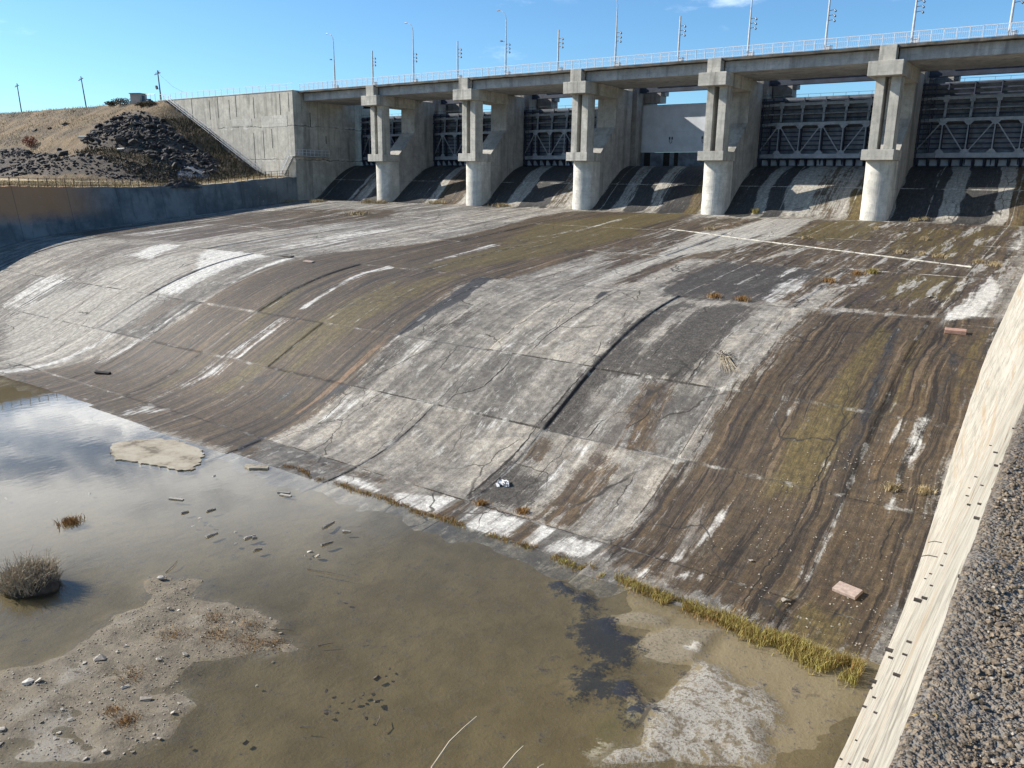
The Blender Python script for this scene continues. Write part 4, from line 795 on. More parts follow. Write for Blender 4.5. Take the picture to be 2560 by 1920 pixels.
def leafy(name, label, cat, loc, r, h, mat, n=500, leaf=.12, group=None, stems=5):
    t = thing(name, label, cat, loc, 0, group); b = MB()
    for i in range(stems):
        a = random.uniform(0, 6.28); b.tube([(0, 0, -.15), (math.cos(a) * r * .35, math.sin(a) * r * .35, h * .5), (math.cos(a) * r * .6, math.sin(a) * r * .6, h * .85)], r * .03, 5, r * .008)
    b.build('stem', 'old_wood', t); c = MB()
    for i in range(n):
        u = Vector((random.gauss(0, 1), random.gauss(0, 1), random.gauss(0, 1))).normalized() * random.random() ** .4; p = Vector((u.x * r, u.y * r, h * .52 + u.z * h * .5))
        a = Vector((random.gauss(0, 1), random.gauss(0, 1), random.gauss(0, 1))).normalized() * leaf; d = a.orthogonal().normalized() * leaf * .5
        c.add([p - a, p + d, p + a, p - d], [(0, 1, 2, 3)])
    c.build('foliage', mat, t); return t
leafy('red_bush', 'small russet red bush at the edge of the rubble on the left slope', 'bush', (-79.2, -20.7, hz1(-79.2, -20.7)), 1.5, 2.3, 'red_leaf', 700, .14)
for i, (x, y, r, lab) in enumerate([(-74,-2.8,2.4,'low dark shrub on the embankment crest left of the concrete booth'), (-79,-2.6,1.6,'small olive shrub furthest left on the embankment crest'), (-63.5,-4.4,1.5,'dark scrubby shrub just below the concrete booth'), (-60,-5.0,1.7,'dark scrubby shrub at the head of the embankment stairs')]):
    leafy('shrub', lab, 'shrub', (x, y, hz1(x, y) - .1), r, r * .62, 'shrub_leaf', 500, .16, 'shrubs along the embankment crest')
gh = MB(); vs = []; n = 40
for i in range(n):
    for k in range(9):
        a = i / n * 6.283; q = k / 8; w = 3.1 * q * (1 + .12 * math.sin(a * 3)); x = -31.2 + math.cos(a) * w; y = -15.3 + math.sin(a) * w
        vs.append((x, y, hz1(x, y) - .15 + .55 * (1 - q) ** .7 + random.uniform(-.03, .04)))
gh.add(vs, [(i*9+k, ((i+1)%n)*9+k, ((i+1)%n)*9+k+1, i*9+k+1) for i in range(n) for k in range(8)])
tag(gh.build('gravel_heap', 'pale_gravel', smooth=True), 'heap of pale bluish gravel at the foot of the rocky slope', 'gravel heap')
eh = MB(); vs = []
for i in range(n):
    for k in range(9):
        a = i / n * 6.283; q = k / 8; x = -20.9 + math.cos(a) * q * 1.9; y = -24.0 + math.sin(a) * q * 4.6; vs.append((x, y, 2.35 - .25 * q + .95 * (1 - q * q) + random.uniform(-.1, .12)))
eh.add(vs, [(i*9+k, ((i+1)%n)*9+k, ((i+1)%n)*9+k+1, i*9+k+1) for i in range(n) for k in range(8)])
tag(eh.build('earth_mound', 'dark_earth'), 'dark mound of earth and rubble slumped over the top of the shaded side wall', 'earth mound')
for x, y, L, lab in [(-61.0,-18.6,2.6,'pale broken concrete beam lying at the left foot of the upper heap'), (-46.5,-19.6,1.5,'pale flat round stone on the bare bench under the upper heap')]:
    b = MB()
    if L > 2: b.box(-L/2, L/2, -.3, .3, 0, .42)
    else: b.prism_z([(math.cos(a/12*6.283)*L*.5*random.uniform(.85,1.1), math.sin(a/12*6.283)*L*.4) for a in range(12)], 0, .3)
    tag(b.build('concrete_block' if L > 2 else 'flat_stone', 'patch_concrete', bevel=.04, loc=(x, y, hz1(x, y) + .15)), lab, 'concrete block' if L > 2 else 'stone').rotation_euler = (.25, 0, .5)
# ================================================================ piers
def make_pier():
    t = thing('bridge_pier', '', 'pier', (0, 0, 0), 0, 'concrete spillway piers')
    b = MB(); pl = [(-1.56, 3.4)] + [(-1.56 * math.cos(a), 1.55 - 1.5 * math.sin(a)) for a in np.linspace(0, math.pi, 22)] + [(1.56, 3.4)]
    n = len(pl); zz = [-1.0, 0, .9, 2, 3.2, 4.5, 5.7, 6.82]; vs = []
    for k, z in enumerate(zz):
        for (x, y) in pl:
            w = 0 if y > 3.3 else (fbm(np.array(x * 1.1 + 3), np.array(z * 1.3 + y), 3, 81) - .45) * .10
            vs.append((x * (1 + float(w) * .3), y - float(w), z))
    b.add(vs, [(k*n+i, k*n+i+1, (k+1)*n+i+1, (k+1)*n+i) for k in range(len(zz)-1) for i in range(n-1)] + [tuple((len(zz)-1)*n+i for i in range(n))])
    b.build('nose', 'nose_concrete', t)
    b = MB(); b.prism_x([(3.4, -1), (3.4, 8.0), (7.5, 11.85), (7.5, 17.3), (12.4, 17.3), (12.4, -1)], -1.56, 1.56); b.build('shaft', 'pier_concrete', t, bevel=.03)
    b = MB(); b.prism_z([(-1.56,12.4),(-1.56,12.41),(-.8,12.41),(-.8,14.0),(-1.56,14.0),(-1.56,16.0),(-.8,16.0),(-.8,17.3),(-1.56,17.3),(-1.56,21),(1.56,21),(1.56,17.3),(.8,17.3),(.8,16.0),(1.56,16.0),(1.56,14.0),(.8,14.0),(.8,12.41),(1.56,12.41),(1.56,12.4)][1:-1], 2, 18.6)
    b.build('gate_slot_tower', 'pier_concrete', t)
    b = MB(); b.box(-1.72, 1.74, -.79, 3.395, 6.83, 8.0); b.build('bearing_block', 'cap_concrete', t, bevel=.03)
    for x0, x1 in ((-1.12, -.17), (.49, 1.50)):
        b = MB(); b.box(x0, x1, -.5, 1.4, 8.003, 15.81); b.build('column', 'cap_concrete', t, bevel=.03)
    b = MB(); b.box(-1.81, 1.81, -1.907, 7.49, 15.81, 17.36); b.build('crossbeam', 'cap_concrete', t, bevel=.03)
    b = MB(); b.box(-.85, .9, -1.65, -.47, 17.363, 19.0); b.build('bearing_stub', 'cap_concrete', t, bevel=.03)
    for sgn in (-1, 1):
        b = MB(); pr = [(16.6, 18.55), (16.6, 15.9), (18.6, 15.9), (18.6, 18.55)]
        x0, x1 = (1.563, 4.2) if sgn > 0 else (-4.2, -1.563); b.prism_x(pr, x0, x1)
        b.prism_z([(sgn*4.2, 16.9), (sgn*4.2, 18.3), (sgn*4.75, 18.3), (sgn*4.75, 16.9)], 16.9, 18.5); b.build('hoist_bracket', 'pier_concrete', t)
    return t
PLAB = ['leftmost bridge pier, nearest the big abutment wall, smallest in view', 'second bridge pier from the left, dark streak below its bearing block', 'middle bridge pier, right of the third gate, with a dark swirl on its side', 'bridge pier standing between the blank white gate and a truss gate', 'rightmost and nearest bridge pier with the broad sunlit rounded nose']
pier = make_pier(); pier['label'] = PLAB[0]
for k in range(1, 5):
    c = copy_tree(pier, None, PLAB[k]); c.location = (20 * k, 0, 0)

# ================================================================ bridge
br = thing('road_bridge', 'long concrete road bridge carried on the piers across the dam', 'bridge')
b = MB(); xs = np.arange(-18.2, 104.1, 1.0); rb = random.Random(4); vs = []
for x in xs:
    e = rb.uniform(-.06, .05); q = rb.uniform(-.05, .03)
    vs += [(x, -1.42 + e, 18.70 + q), (x, -1.42 + e, 19.0), (x, 10.2, 19.0), (x, 10.2, 18.70)]
b.add(vs, [(4*i+k, 4*i+k+1, 4*i+k+5, 4*i+k+4) for i in range(len(xs)-1) for k in range(3)] + [(4*i+3, 4*i, 4*i+4, 4*i+7) for i in range(len(xs)-1)])
b.build('deck_slab', 'edge_concrete', br)
for k in range(-1, 5):
    x0 = 20 * k + (1.0 if k >= 0 else 2.2); x1 = 20 * k + 19.1
    b = MB(); y = -.45
    for j in range(8): b.box(x0, x1, y + .025 * (j > 0), y + 1.32, 17.37, 18.66); y += 1.32
    b.build('girder', 'deck_concrete', br, bevel=.02)
    b = MB(); b.box(x0 - .3, x1 + .3, -.50, -.2, 18.665, 18.695); b.build('gap_shade_strip', 'crack_dark', br)  # dark strip standing in for the shaded gap line under the slab

b = MB(); b.box(99.0, 116, -2.4, 21, -4, 18.68); b.build('end_support', 'abutment_concrete', br)
def make_railing(name, label, x0, x1, y, z, step, base_fn=None, h=1.2, nmax=100):
    t = thing(name, label, 'railing'); zf = base_fn or (lambda x: z); n = min(nmax, int((x1 - x0) / step)); xs = [x0 + (x1 - x0) * i / n for i in range(n)]
    pm = MB().box(-.035, .035, -.035, .035, 0, h); p0 = pm.build('post', 'white_paint', t, loc=(xs[0], y, zf(xs[0])))
    for x in xs[1:]:
        q = p0.copy(); COL.objects.link(q); q.parent = t; q.location = (x, y, zf(x))
    for nm, hh, w in (('top_rail', h, .07), ('middle_rail', h * .62, .04), ('bottom_rail', .16, .04)):
        b = MB()
        for a, c in zip(xs[:-1], xs[1:]): b.obox((a, y, zf(a) + hh), (c, y, zf(c) + hh), w, w)
        if xs[-1] < x1: b.obox((xs[-1], y, zf(xs[-1]) + hh), (x1, y, zf(x1) + hh), w, w)
        b.build(nm, 'white_paint', t)
    return t, xs
rail, _ = make_railing('bridge_railing', 'long white metal railing with thin bars along the road bridge edge', -18.0, 103.5, -1.2, 19.0, 1.2)
b = MB()
for x in np.arange(-17.8, 103.4, .2): b.box(x - .009, x + .009, -1.209, -1.191, 19.18, 20.15)
b.build('infill_bar', 'white_paint', rail)
make_railing('abutment_railing', 'pale open railing along the top of the abutment wall left of the bridge', -60.5, -18.4, -2.35, 19.05, 1.85)

# ================================================================ lamp posts
def make_pole(name, tall, floods, arm, bracket):
    t = thing(name, '', 'lamp post', (0, 0, 0), 0, 'poles along the bridge'); H = 7.7 if tall else 5.45
    b = MB(); b.tube([(0, 0, 0), (0, 0, 3.2)], .14, 10, .12); b.tube([(0, 0, 3.2), (0, 0, H)], .115, 10, .06 if tall else .105); b.build('pole', 'lamp_pole', t, smooth=False)
    b = MB(); b.box(.22, .78, -.3, .2, 0, .52); b.build('junction_box', 'white_paint', t, bevel=.02)
    if arm:
        b = MB(); b.tube([(0, 0, H - .05), (-.12, 0, H + .55), (-.5, 0, H + 1.0), (-1.15, 0, H + 1.25)], .05, 8, .035); b.build('lamp_arm', 'lamp_pole', t)
        b = MB(); b.tube([(-1.1, 0, H + 1.24), (-1.3, 0, H + 1.28), (-1.65, 0, H + 1.30)], .05, 8, .10); b.build('lamp_head', 'grey_steel', t)
    if bracket:
        b = MB(); b.tube([(0, 0, 4.6), (-.75, 0, 4.75)], .03, 6); b.box(-.98, -.68, -.14, .14, 4.70, 4.86); b.build('bracket', 'flood_head', t)
    for z in (4.25, 3.72, 3.2)[:floods]:
        b = MB(); b.tube([(.05, 0, z), (.45, 0, z + .06), (.62, 0, z + .04)], .035, 6)
        b.tube([(.55, 0, z + .12), (.72, -.08, z - .02), (.82, -.14, z - .16)], .06, 10, .12); b.build('floodlight', 'flood_head', t)
    return t
tall0 = make_pole('lamp_post', True, 0, True, True); tall0.location = (-9.3, -.7, 19.0); tall0['label'] = 'leftmost tall street lamp on the bridge, curved arm and no floodlights'
tall1 = make_pole('lamp_post', True, 3, True, False); short = make_pole('floodlight_pole', False, 3, False, False); tall2 = make_pole('lamp_post', True, 3, True, True)
TL = {2: 'second tall street lamp from the left, curved arm and three floodlights', 4: 'tall street lamp with a side bracket and floodlights, third from the left', 6: 'tall street lamp above the middle pier, its arm at the very top of the picture', 8: 'tall pole over the blank white gate, cut off by the top of the picture', 10: 'tall pole just right of the nearest pier, cut off by the top of the picture'}
SLb = {1: 'short floodlight pole above the leftmost pier', 3: 'short floodlight pole above the second pier, between two tall lamps', 5: 'short floodlight pole just left of the middle pier', 7: 'short floodlight pole just right of the middle pier', 9: 'short floodlight pole between the last two piers on the right', 11: 'rightmost floodlight pole at the right edge of the picture'}
for k in range(1, 12):
    x = -9.2 + 9.13 * k; src_ = {2: tall1, 4: tall2, 6: None, 8: None, 10: None}.get(k, None) if k % 2 == 0 else (short if k == 1 else None)
    o = src_ or copy_tree(tall1 if k % 2 == 0 else short)
    o.location = (x, -.7, 19.0); o['label'] = TL.get(k) or SLb.get(k)

# ================================================================ gates
def make_gate(cx, top, label):
    t = thing('spillway_gate', label, 'gate', (cx, 0, 6.40), 0, 'steel truss gates between the piers'); H = top - 6.45; c = 9.05
    b = MB(); b.box(-c, c, 13.25, 13.35, 0, H); b.build('skin_plate', 'gate_skin', t)
    b = MB(); z = .95
    while z < H - .2: b.box(-c + .1, c - .1, 13.02, 13.248, z, z + .10); b.box(-c + .1, c - .1, 12.96, 13.018, z - .03, z + .13); z += .58
    b.build('stringer', 'gate_rib', t)
    PX = [-5.6, -2.8, 0, 2.8, 5.6]
    for x in [-8.3, -7.0] + PX + [7.0, 8.3]:
        b = MB(); b.prism_x([(13.0, .1), (12.55, 1.0), (12.35, 1.9), (12.35, 5.5), (12.7, 7.6), (12.8, H - .1), (13.0, H - .1)], x - .06, x + .06); b.build('web_plate', 'gate_rib', t)
    def chord(nm, z0, z1, yf, xe, web):
        b = MB(); b.box(-xe, xe, yf, yf + .14, z0, z1)
        for s in (-1, 1): b.obox((s * (xe + .01), yf + .07, (z0 + z1) / 2), (s * 8.98, 13.0, (z0 + z1) / 2), .14, (z1 - z0) * .96)
        if web: b.box(-xe, xe, yf + .143, 12.94, z0 + (z1 - z0) * .40, z0 + (z1 - z0) * .40 + .05)
        b.build(nm, 'gate_chord', t)
    chord('lower_chord', 1.02, 1.60, 11.75, 5.95, True); chord('middle_chord', 5.28, 5.66, 11.75, 5.95, True); chord('upper_chord', 7.85, 8.2, 12.3, 6.6, True)
    chord('walkway_beam', 6.72, 6.88, 12.25, 6.3, False)
    for x in PX:
        b = MB(); b.obox((x, 11.82, 1.625), (x, 11.82, 5.275), .12, .13, (0, 1, 0)); b.build('truss_post', 'gate_chord', t)
        b = MB(); b.prism_x([(12.26, 5.75), (12.42, 7.83), (12.56, 7.83), (12.42, 5.75)], x - .14, x + .14)
        b.prism_z([(x - .3, 12.285), (x + .3, 12.285), (x + .3, 12.297), (x - .3, 12.297)], 7.55, 8.35); b.build('upper_post', 'gate_chord', t)
    for a, c2 in ((-5.6, -2.8), (0, -2.8), (0, 2.8), (5.6, 2.8)):
        b = MB(); b.obox((a + (.12 if c2 > a else -.12), 11.80, 5.2), (c2 - (.2 if c2 > a else -.2), 11.80, 1.67), .12, .13, (0, 1, 0)); b.build('diagonal_brace', 'gate_chord', t)
    for s in (-1, 1):
        b = MB(); b.obox((s * 5.75, 11.85, 5.2), (s * 8.6, 12.85, 1.7), .15, .13, (0, 1, 0)); b.build('diagonal_brace', 'gate_chord', t)
    for x in PX:
        for zt, s2 in ((5.27, -1), (1.61, 1)):
            w = .55; b = MB(); b.add([(x - w, 11.738, zt), (x + w, 11.738, zt), (x + .2, 11.738, zt + s2 * .42), (x - .2, 11.738, zt + s2 * .42)], [(0, 1, 2, 3)]); b.build('gusset_plate', 'gate_chord', t)
    for i in range(14):
        x = -8.1 + i * 1.246; b = MB(); b.prism_x([(13.24, 0.0), (12.9, .05), (12.0, .94), (13.24, .94)], x - .07, x + .07); b.build('bottom_rib', 'gate_rib', t)
    for i in range(13):
        x = -8.1 + i * 1.246; b = MB(); b.box(x + .2, x + 1.05, 12.95, 12.99, .1, .8); b.build('bottom_panel', 'gate_panel', t)
    b = MB(); x = -6.4
    while x < 6.5: b.tube([(x, 11.85, 5.72), (x, 11.85, 6.8)], .022, 5); x += 1.35
    b.tube([(-6.4, 11.85, 6.8), (6.4, 11.85, 6.8)], .022, 5); b.build('walkway_railing', 'gate_rib', t)
    b = MB()
    for xx in (-7.75, -7.3): b.tube([(xx, 12.2, 2), (xx, 12.2, H + .5)], .03, 5)
    z = 2.2
    while z < H + .4: b.tube([(-7.75, 12.2, z), (-7.3, 12.2, z)], .018, 4); z += .33
    b.build('ladder', 'gate_rib', t)
    b = MB(); x = -8.9
    while x < 8.95: b.tube([(x, 13.3, H), (x, 13.3, H + .38)], .02, 5); x += 1.6
    b.tube([(-8.9, 13.3, H + .38), (8.9, 13.3, H + .38)], .022, 5); b.build('top_railing', 'dark_steel', t)
    return t
for cx, top, lab in ((-8.5, 15.45, 'leftmost steel truss gate, dark in shade beside the abutment'), (10, 15.45, 'steel truss gate between the first and second piers from the left'), (30, 15.45, 'steel truss gate between the second and middle piers'), (70, 15.45, 'steel truss gate between the two right-hand piers'), (90.0, 16.4, 'nearest steel truss gate at the right edge, taller, with a sunlit top')):
    make_gate(cx, top, lab)
t = thing('blank_gate', 'smooth pale blue-white gate panel, the only one without trusses', 'gate', (50, 0, 0))
b = MB()
for z0, z1, y in ((8.55, 9.33, 16.42), (9.345, 11.55, 16.40), (11.565, 15.55, 16.41)): b.box(-9.1, 9.1, y, 16.7, z0, z1)
b.build('panel', 'white_gate', t)
for x in (-3.9, 1.4):
    b = MB()
    for dx, dz in ((0, .45), (.42, .45)): b.box(x + dx, x + dx + .22, 16.36, 16.397, 9.95 + dz, 10.35 + dz)
    b.tube([(x + .1, 16.37, 10.36), (x + .1, 16.36, 10.1), (x + .28, 16.34, 9.85), (x + .5, 16.36, 10.0), (x + .5, 16.37, 10.3)], .04, 6); b.build('lifting_hook', 'dark_steel', t)
b = MB(); b.box(-8.3, 8.3, 16.46, 16.9, 6.3, 8.52); b.build('sill_leaf', 'gate_skin', t)
for x in (-8.0, -4.7, -2.9, 2.6, 5.2):
    b = MB(); b.box(x, x + .55 + .5 * abs(math.sin(x)), 16.425, 16.455, 6.45, 8.5); b.build('wet_stain_strip', 'crack_dark', t)
b = MB(); b.tube([(3.5, 16.35, 15.4), (5.3, 16.35, 14.6), (7.7, 16.35, 13.2)], .04, 6); b.build('guide_pipe', 'grey_steel', t)

t = thing('hoist_bridge', 'dark steel hoist girders spanning between the piers behind the gates', 'hoist bridge')
for k in range(-1, 5):
    x0 = 20 * k + 1.7; x1 = 20 * k + 18.3
    b = MB(); b.box(x0, x1, 14.6, 15.0, 17.25, 18.3); b.box(x0, x1, 14.4, 15.2, 17.18, 17.245); b.box(x0, x1, 14.4, 15.2, 18.305, 18.37); b.build('girder', 'hoist_steel', t)
    b = MB(); b.tube([(x0 + 1.8, 14.2, 18.55), (x1, 14.2, 18.55)], .07, 6); x = x0 + 2
    while x < x1 - 1: b.tube([(x, 14.2, 18.55), (x + .5, 14.3, 18.9), (x + 1, 14.2, 18.55)], .03, 5); x += 1.0
    b.build('lattice_rail', 'grey_steel', t)

# ================================================================ abutment
ab = thing('abutment', 'massive board-marked concrete abutment block at the left end of the bridge', 'abutment')
b = MB(); b.box(-66, -18.45, -2.55, 12.4, -4, 18.98); b.box(-66, -19.4, 12.4, 21, -4, 18.7); b.build('block', 'abutment_concrete', ab)
b = MB(); b.box(-61, -18.3, -2.62, 14, 18.985, 19.08); b.build('coping', 'patch_concrete', ab)
for x0, x1, z0, z1 in ((-27.5, -24.0, 12.9, 14.85), (-23.95, -20.2, 12.95, 14.9), (-36.5, -30.4, 13.3, 14.6)):
    b = MB(); b.box(x0, x1, -2.585, -2.553, z0, z1); b.build('repair_patch', 'patch_concrete', ab)
for x, z0, z1 in ((-57.5, 17.6, 18.97), (-49.2, 14.3, 18.97), (-43.3, 14.8, 18.4), (-40.6, 15, 18.9), (-37, 14.6, 18.2), (-34.9, 15, 18.8), (-29.6, 14.6, 18.3), (-22, 14.9, 18.6), (-19.6, 15.5, 18.7), (-24.8, 9.2, 12.6), (-27.3, 7.4, 12.4), (-30.1, 4.5, 12)):
    b = MB(); b.box(x, x + .10, -2.575, -2.552, z0, z1); b.build('seam', 'crack_dark', ab)
for y, z0, z1 in ((1.2, 13, 15.5), (4.8, 10.2, 11.6)): b = MB(); b.box(-18.448, -18.43, y, y + .16, z0, z1); b.build('side_seam', 'crack_dark', ab)
# platform and steep steps on the abutment
t = thing('access_platform', 'narrow railed platform along the shaded side of the abutment', 'platform')
b = MB(); b.box(-18.44, -17.5, -3.4, 4.9, 7.72, 7.86); b.build('deck', 'steel_stair', t)
b = MB(); y = -3.4
while y < 4.95: b.tube([(-17.52, y, 7.86), (-17.52, y, 8.9)], .03, 5); y += .9
for z in (8.4, 8.9): b.tube([(-17.52, -3.4, z), (-17.52, 4.9, z)], .028, 5)
b.build('handrail', 'white_paint', t)
t = thing('metal_stairs', 'steep metal steps against the sunlit abutment corner, casting striped shadow', 'stairs')
a0 = Vector((-21.9, -3.0, 4.4)); a1 = Vector((-19.1, -3.0, 7.8))
for dy in (-.45, .40):
    b = MB(); b.obox(a0 + Vector((0, dy, 0)), a1 + Vector((0, dy, 0)), .07, .24); b.build('stringer', 'steel_stair', t)
for i in range(14):
    p = a0.lerp(a1, (i + .6) / 14); s0 = MB(); s0.box(p.x - .16, p.x + .16, -3.41, -2.64, p.z, p.z + .04); s0.build('step', 'steel_stair', t)
b = MB()
for dy in (-.45,):
    for f in (0, .33, .66, 1): q = a0.lerp(a1, f) + Vector((0, dy, 0)); b.tube([q, q + Vector((0, 0, 1))], .028, 5)
    for h in (.55, 1.0): b.tube([a0 + Vector((0, dy, h)), a1 + Vector((0, dy, h))], .028, 5)
b.box(-19.1, -18.46, -3.42, -2.62, 7.72, 7.85); b.build('handrail', 'white_paint', t)
# stairs down the embankment beside the wall
t = thing('embankment_stairs', 'long flight of steps with handrails down the grassy slope beside the abutment wall', 'stairs')
sa = Vector((-56.6, -3.3, 19.0)); sb = Vector((-28.0, -3.3, 4.8)); n = 72; b = MB()
for i in range(n):
    p = sa.lerp(sb, (i + .5) / n); b.box(p.x - .2, p.x + .21, -3.75, -2.95, p.z - .8, p.z - .22)
b.build('flight', 'edge_concrete', t)
for y in (-3.85, -2.85):
    b = MB()
    for i in range(15):
        q = sa.lerp(sb, i / 14); b.tube([(q.x, y, q.z - .4), (q.x, y, q.z + .8)], .035, 5)
    for h in (.35, .8): b.tube([(sa.x, y, sa.z + h), (sb.x, y, sb.z + h)], .035, 5)
    b.build('handrail', 'grey_steel', t)
# fence on the left wall
t = thing('wire_fence', 'rusty thin wire fence along the top of the shaded side wall', 'fence'); p0 = None; y = -4.0; ysf = []
while y > -78: ysf.append(y); y -= 1.22
for y in ysf:
    z = wtop(y) - .15; lean = random.uniform(-.05, .05)
    if p0 is None: p0 = MB().tube([(0, 0, 0), (0, 0, 1.35)], .05, 5).build('post', 'rust', t, loc=(lwx(y) - .45, y, z))
    else:
        q = p0.copy(); COL.objects.link(q); q.parent = t; q.location = (lwx(y) - .45, y, z); q.rotation_euler = (lean, lean, 0)
for nm, h in (('top_wire', 1.3), ('middle_wire', .85), ('bottom_wire', .4)):
    b = MB(); b.tube([(lwx(y) - .45, y, wtop(y) - .15 + h) for y in ysf], .024, 4); b.build(nm, 'rust', t)

# ================================================================ crest things
t = thing('booth', 'small square concrete booth with flat dark roof on the embankment crest', 'booth', (-67.0, -3.2, hz1(-67.0, -3.2) - .1), .35)
b = MB(); b.box(-1.2, 1.2, -1.1, 1.1, 0, 2.05); b.build('wall', 'hut_wall', t, bevel=.02)
b = MB(); b.box(-1.35, 1.35, -1.25, 1.25, 2.055, 2.2); b.build('roof', 'hut_roof', t)
b = MB(); b.box(1.203, 1.23, -.5, .35, .05, 1.75); b.build('door', 'dark_steel', t)
b = MB(); b.box(-.9, .9, -.5, .5, 0, .6); b.box(-.2, .7, -.3, .3, .6, .85)
tag(b.build('debris_pile', 'dark_steel', loc=(-64.0, -2.9, hz1(-64, -2.9) - .05), bevel=.03), 'low dark clutter on the crest right beside the booth', 'debris')
def utility(loc, H, lean, dish, label):
    t = thing('utility_pole', label, 'utility pole', loc, 0, 'utility poles on the embankment crest'); t.rotation_euler = (0, lean, 0)
    b = MB(); b.tube([(0, 0, -.3), (0, 0, H)], .15, 8, .10); b.build('pole', 'old_wood', t)
    b = MB(); b.obox((-1.1, -.12, H - .75), (1.1, -.12, H - .6), .12, .12); b.build('crossarm', 'old_wood', t)
    b = MB()
    for x in (-.65, -.25, .65): b.tube([(x, -.12, H - .62), (x, -.12, H - .38)], .05, 6)
    b.build('insulator', 'grey_steel', t)
    if dish:
        b = MB(); b.tube([(0, 0, 2.5), (-.7, -.1, 2.7)], .04, 5); b.tube([(-.7, -.05, 2.95), (-.78, -.35, 2.9)], .38, 12, .40); b.build('spotlight', 'dark_steel', t)
        b = MB(); b.obox((.05, -.1, H - 1.0), (1.0, -.3, H - .2), .08, .08); b.build('brace_arm', 'old_wood', t)
    return t
utility((-60.3, -2.2, 18.8), 6.2, -.06, True, 'utility pole beside the abutment railing with a round spotlight on its side')
utility((-93.5, -.8, 18.8), 7.2, -.13, False, 'middle utility pole, tall, thin and leaning left on the grassy crest')
utility((-124.5, -1.4, 18.8), 7.2, -.07, False, 'farthest utility pole at the left end of the grassy crest')
b = MB(); b.tube([(-64.5, -3.0, 18.7), (-64.5, -3.0, 20.4), (-61.8, -2.6, 20.4), (-61.8, -2.6, 18.7)], .05, 6); b.tube([(-63.2, -2.8, 20.4), (-63.2, -2.8, 18.8)], .03, 5)
tag(b.build('pipe_gate', 'grey_steel'), 'low pipe barrier frame between the booth and the abutment railing', 'barrier')
b = MB(); b.tube([(-60.1, -2.2, 24.2), (-56, -2.0, 21.6), (-52.5, -1.8, 20.3)], .018, 4); tag(b.build('cable', 'rust'), 'thin slack cable from the spotlight pole down to the abutment railing', 'cable')

# ================================================================ things lying on the slope and in the basin
def on(x, y): return surf(x, y)
def slope_rot(y): dz = (float(fz(y + .3)) - float(fz(y - .3))) / .6; return math.atan(dz)
def block(name, mat, x, y, dims, rz, label, cat, bevel=.02, lift=0.0):
    b = MB(); a, c, h = dims; b.box(-a/2, a/2, -c/2, c/2, 0, h); o = b.build(name, mat, bevel=bevel, loc=(x, y, on(x, y) + .01 + lift)); o.rotation_euler = (slope_rot(y), 0, rz); return tag(o, label, cat)
o = block('brick_slab', 'brick', 95.65, -47.9, (1.15, .5, .24), .12, 'reddish brick slab lying on the brown slope near the top of the cream wall', 'brick slab')
o = block('stone_slab', 'pink_slab', 95.55, -69.55, (1.0, .62, .16), -.25, 'pinkish stone slab lying low on the brown slope near the cream wall', 'stone slab')
o = block('plank', 'plank_dark', 36.15, -69.1, (1.5, .3, .18), .3, 'short black plank lying at the foot of the left slope', 'plank')
o = block('board', 'pink_slab', 36.6, -47.1, (1.3, .45, .12), .05, 'flat pale board on the crest of the slope where it turns brown', 'board')
o = block('dark_board', 'old_wood', 31.7, -45.8, (1.5, .5, .12), 0, 'flat grey board on the crest joint beside the white stain', 'board')
b = MB(); rb = random.Random(8)
for i in range(22):
    a = rb.uniform(0, 6.28); r0 = rb.random() * .28; p = Vector((math.cos(a) * r0 * 1.4, math.sin(a) * r0, rb.uniform(.03, .18))); u = Vector((rb.gauss(0, 1), rb.gauss(0, 1), rb.gauss(0, .7))).normalized() * .16; w = u.orthogonal().normalized() * .12
    b.add([p - u, p + w, p + u + Vector((0, 0, .03)), p - w * .8], [(0, 1, 2), (0, 2, 3)])
tag(b.build('plastic_bag', 'white_bag', loc=(77.5, -68.9, on(77.5, -68.9) + .03)), 'crumpled white plastic bag on the dark slope beside the stepped joint', 'bag').rotation_euler = (.45, 0, 0)
t = thing('reed_bundle', 'bundle of dry reed stalks with tangled roots stranded on the grey slope', 'reeds', (84.5, -55.6, on(84.5, -55.6)))
t.rotation_euler = (slope_rot(-55.6), 0, 0); b = MB(); c = MB()
for i in range(26):
    x = rb.uniform(-.5, .5); b.tube([(x * .5 - .2, .2, .08 + rb.random() * .12), (x + .25, -.55, .08), (x * 1.4 + .75, -1.3 + rb.uniform(-.3, .3), .05)], .014, 4, .006)
for i in range(60):
    p = Vector((rb.gauss(-.25, .28), rb.gauss(.3, .22), rb.uniform(0, .25))); c.tube([p, p + Vector((rb.gauss(0, .15), rb.gauss(0, .15), rb.gauss(.03, .06)))], .02, 4, .008)
b.build('stalk', 'dry_reed', t); c.build('root_tangle', 'reed_dark', t)
ps = [rock_mesh('stone', 'pale_stone', 100 + i, .6, 12) for i in range(6)]; pw = [rock_mesh('stone', 'wet_stone', 200 + i, .6, 12) for i in range(5)]
for x, y, s, lab in ((91.4, -69.3, .34, 'white stone lying alone on the brown slope left of the long crack'), (93.6, -71.4, .42, 'pale lumpy stone low on the brown slope above the grass strip'), (92.8, -39.0, .6, 'pale flat stone on the brown apron near the joint by the cream wall')):
    inst('stone', rr.choice(ps), (x, y, on(x, y) + s * .12), (s, s * .8, s * .55), (rr.uniform(-.2, .2), .1, rr.uniform(0, 6)), lab, 'stone')
for x, y, s in STONES_WATER: inst('stone', rr.choice(ps), (x, y, max(bed(x, y), WZ - .1) + s * .16), (s * 1.25, s, s), (rr.uniform(-.4, .4), rr.uniform(-.4, .4), rr.uniform(0, 6)), 'pale grey stone breaking the surface of the shallow water', 'stone', 'stones standing in the shallow water')
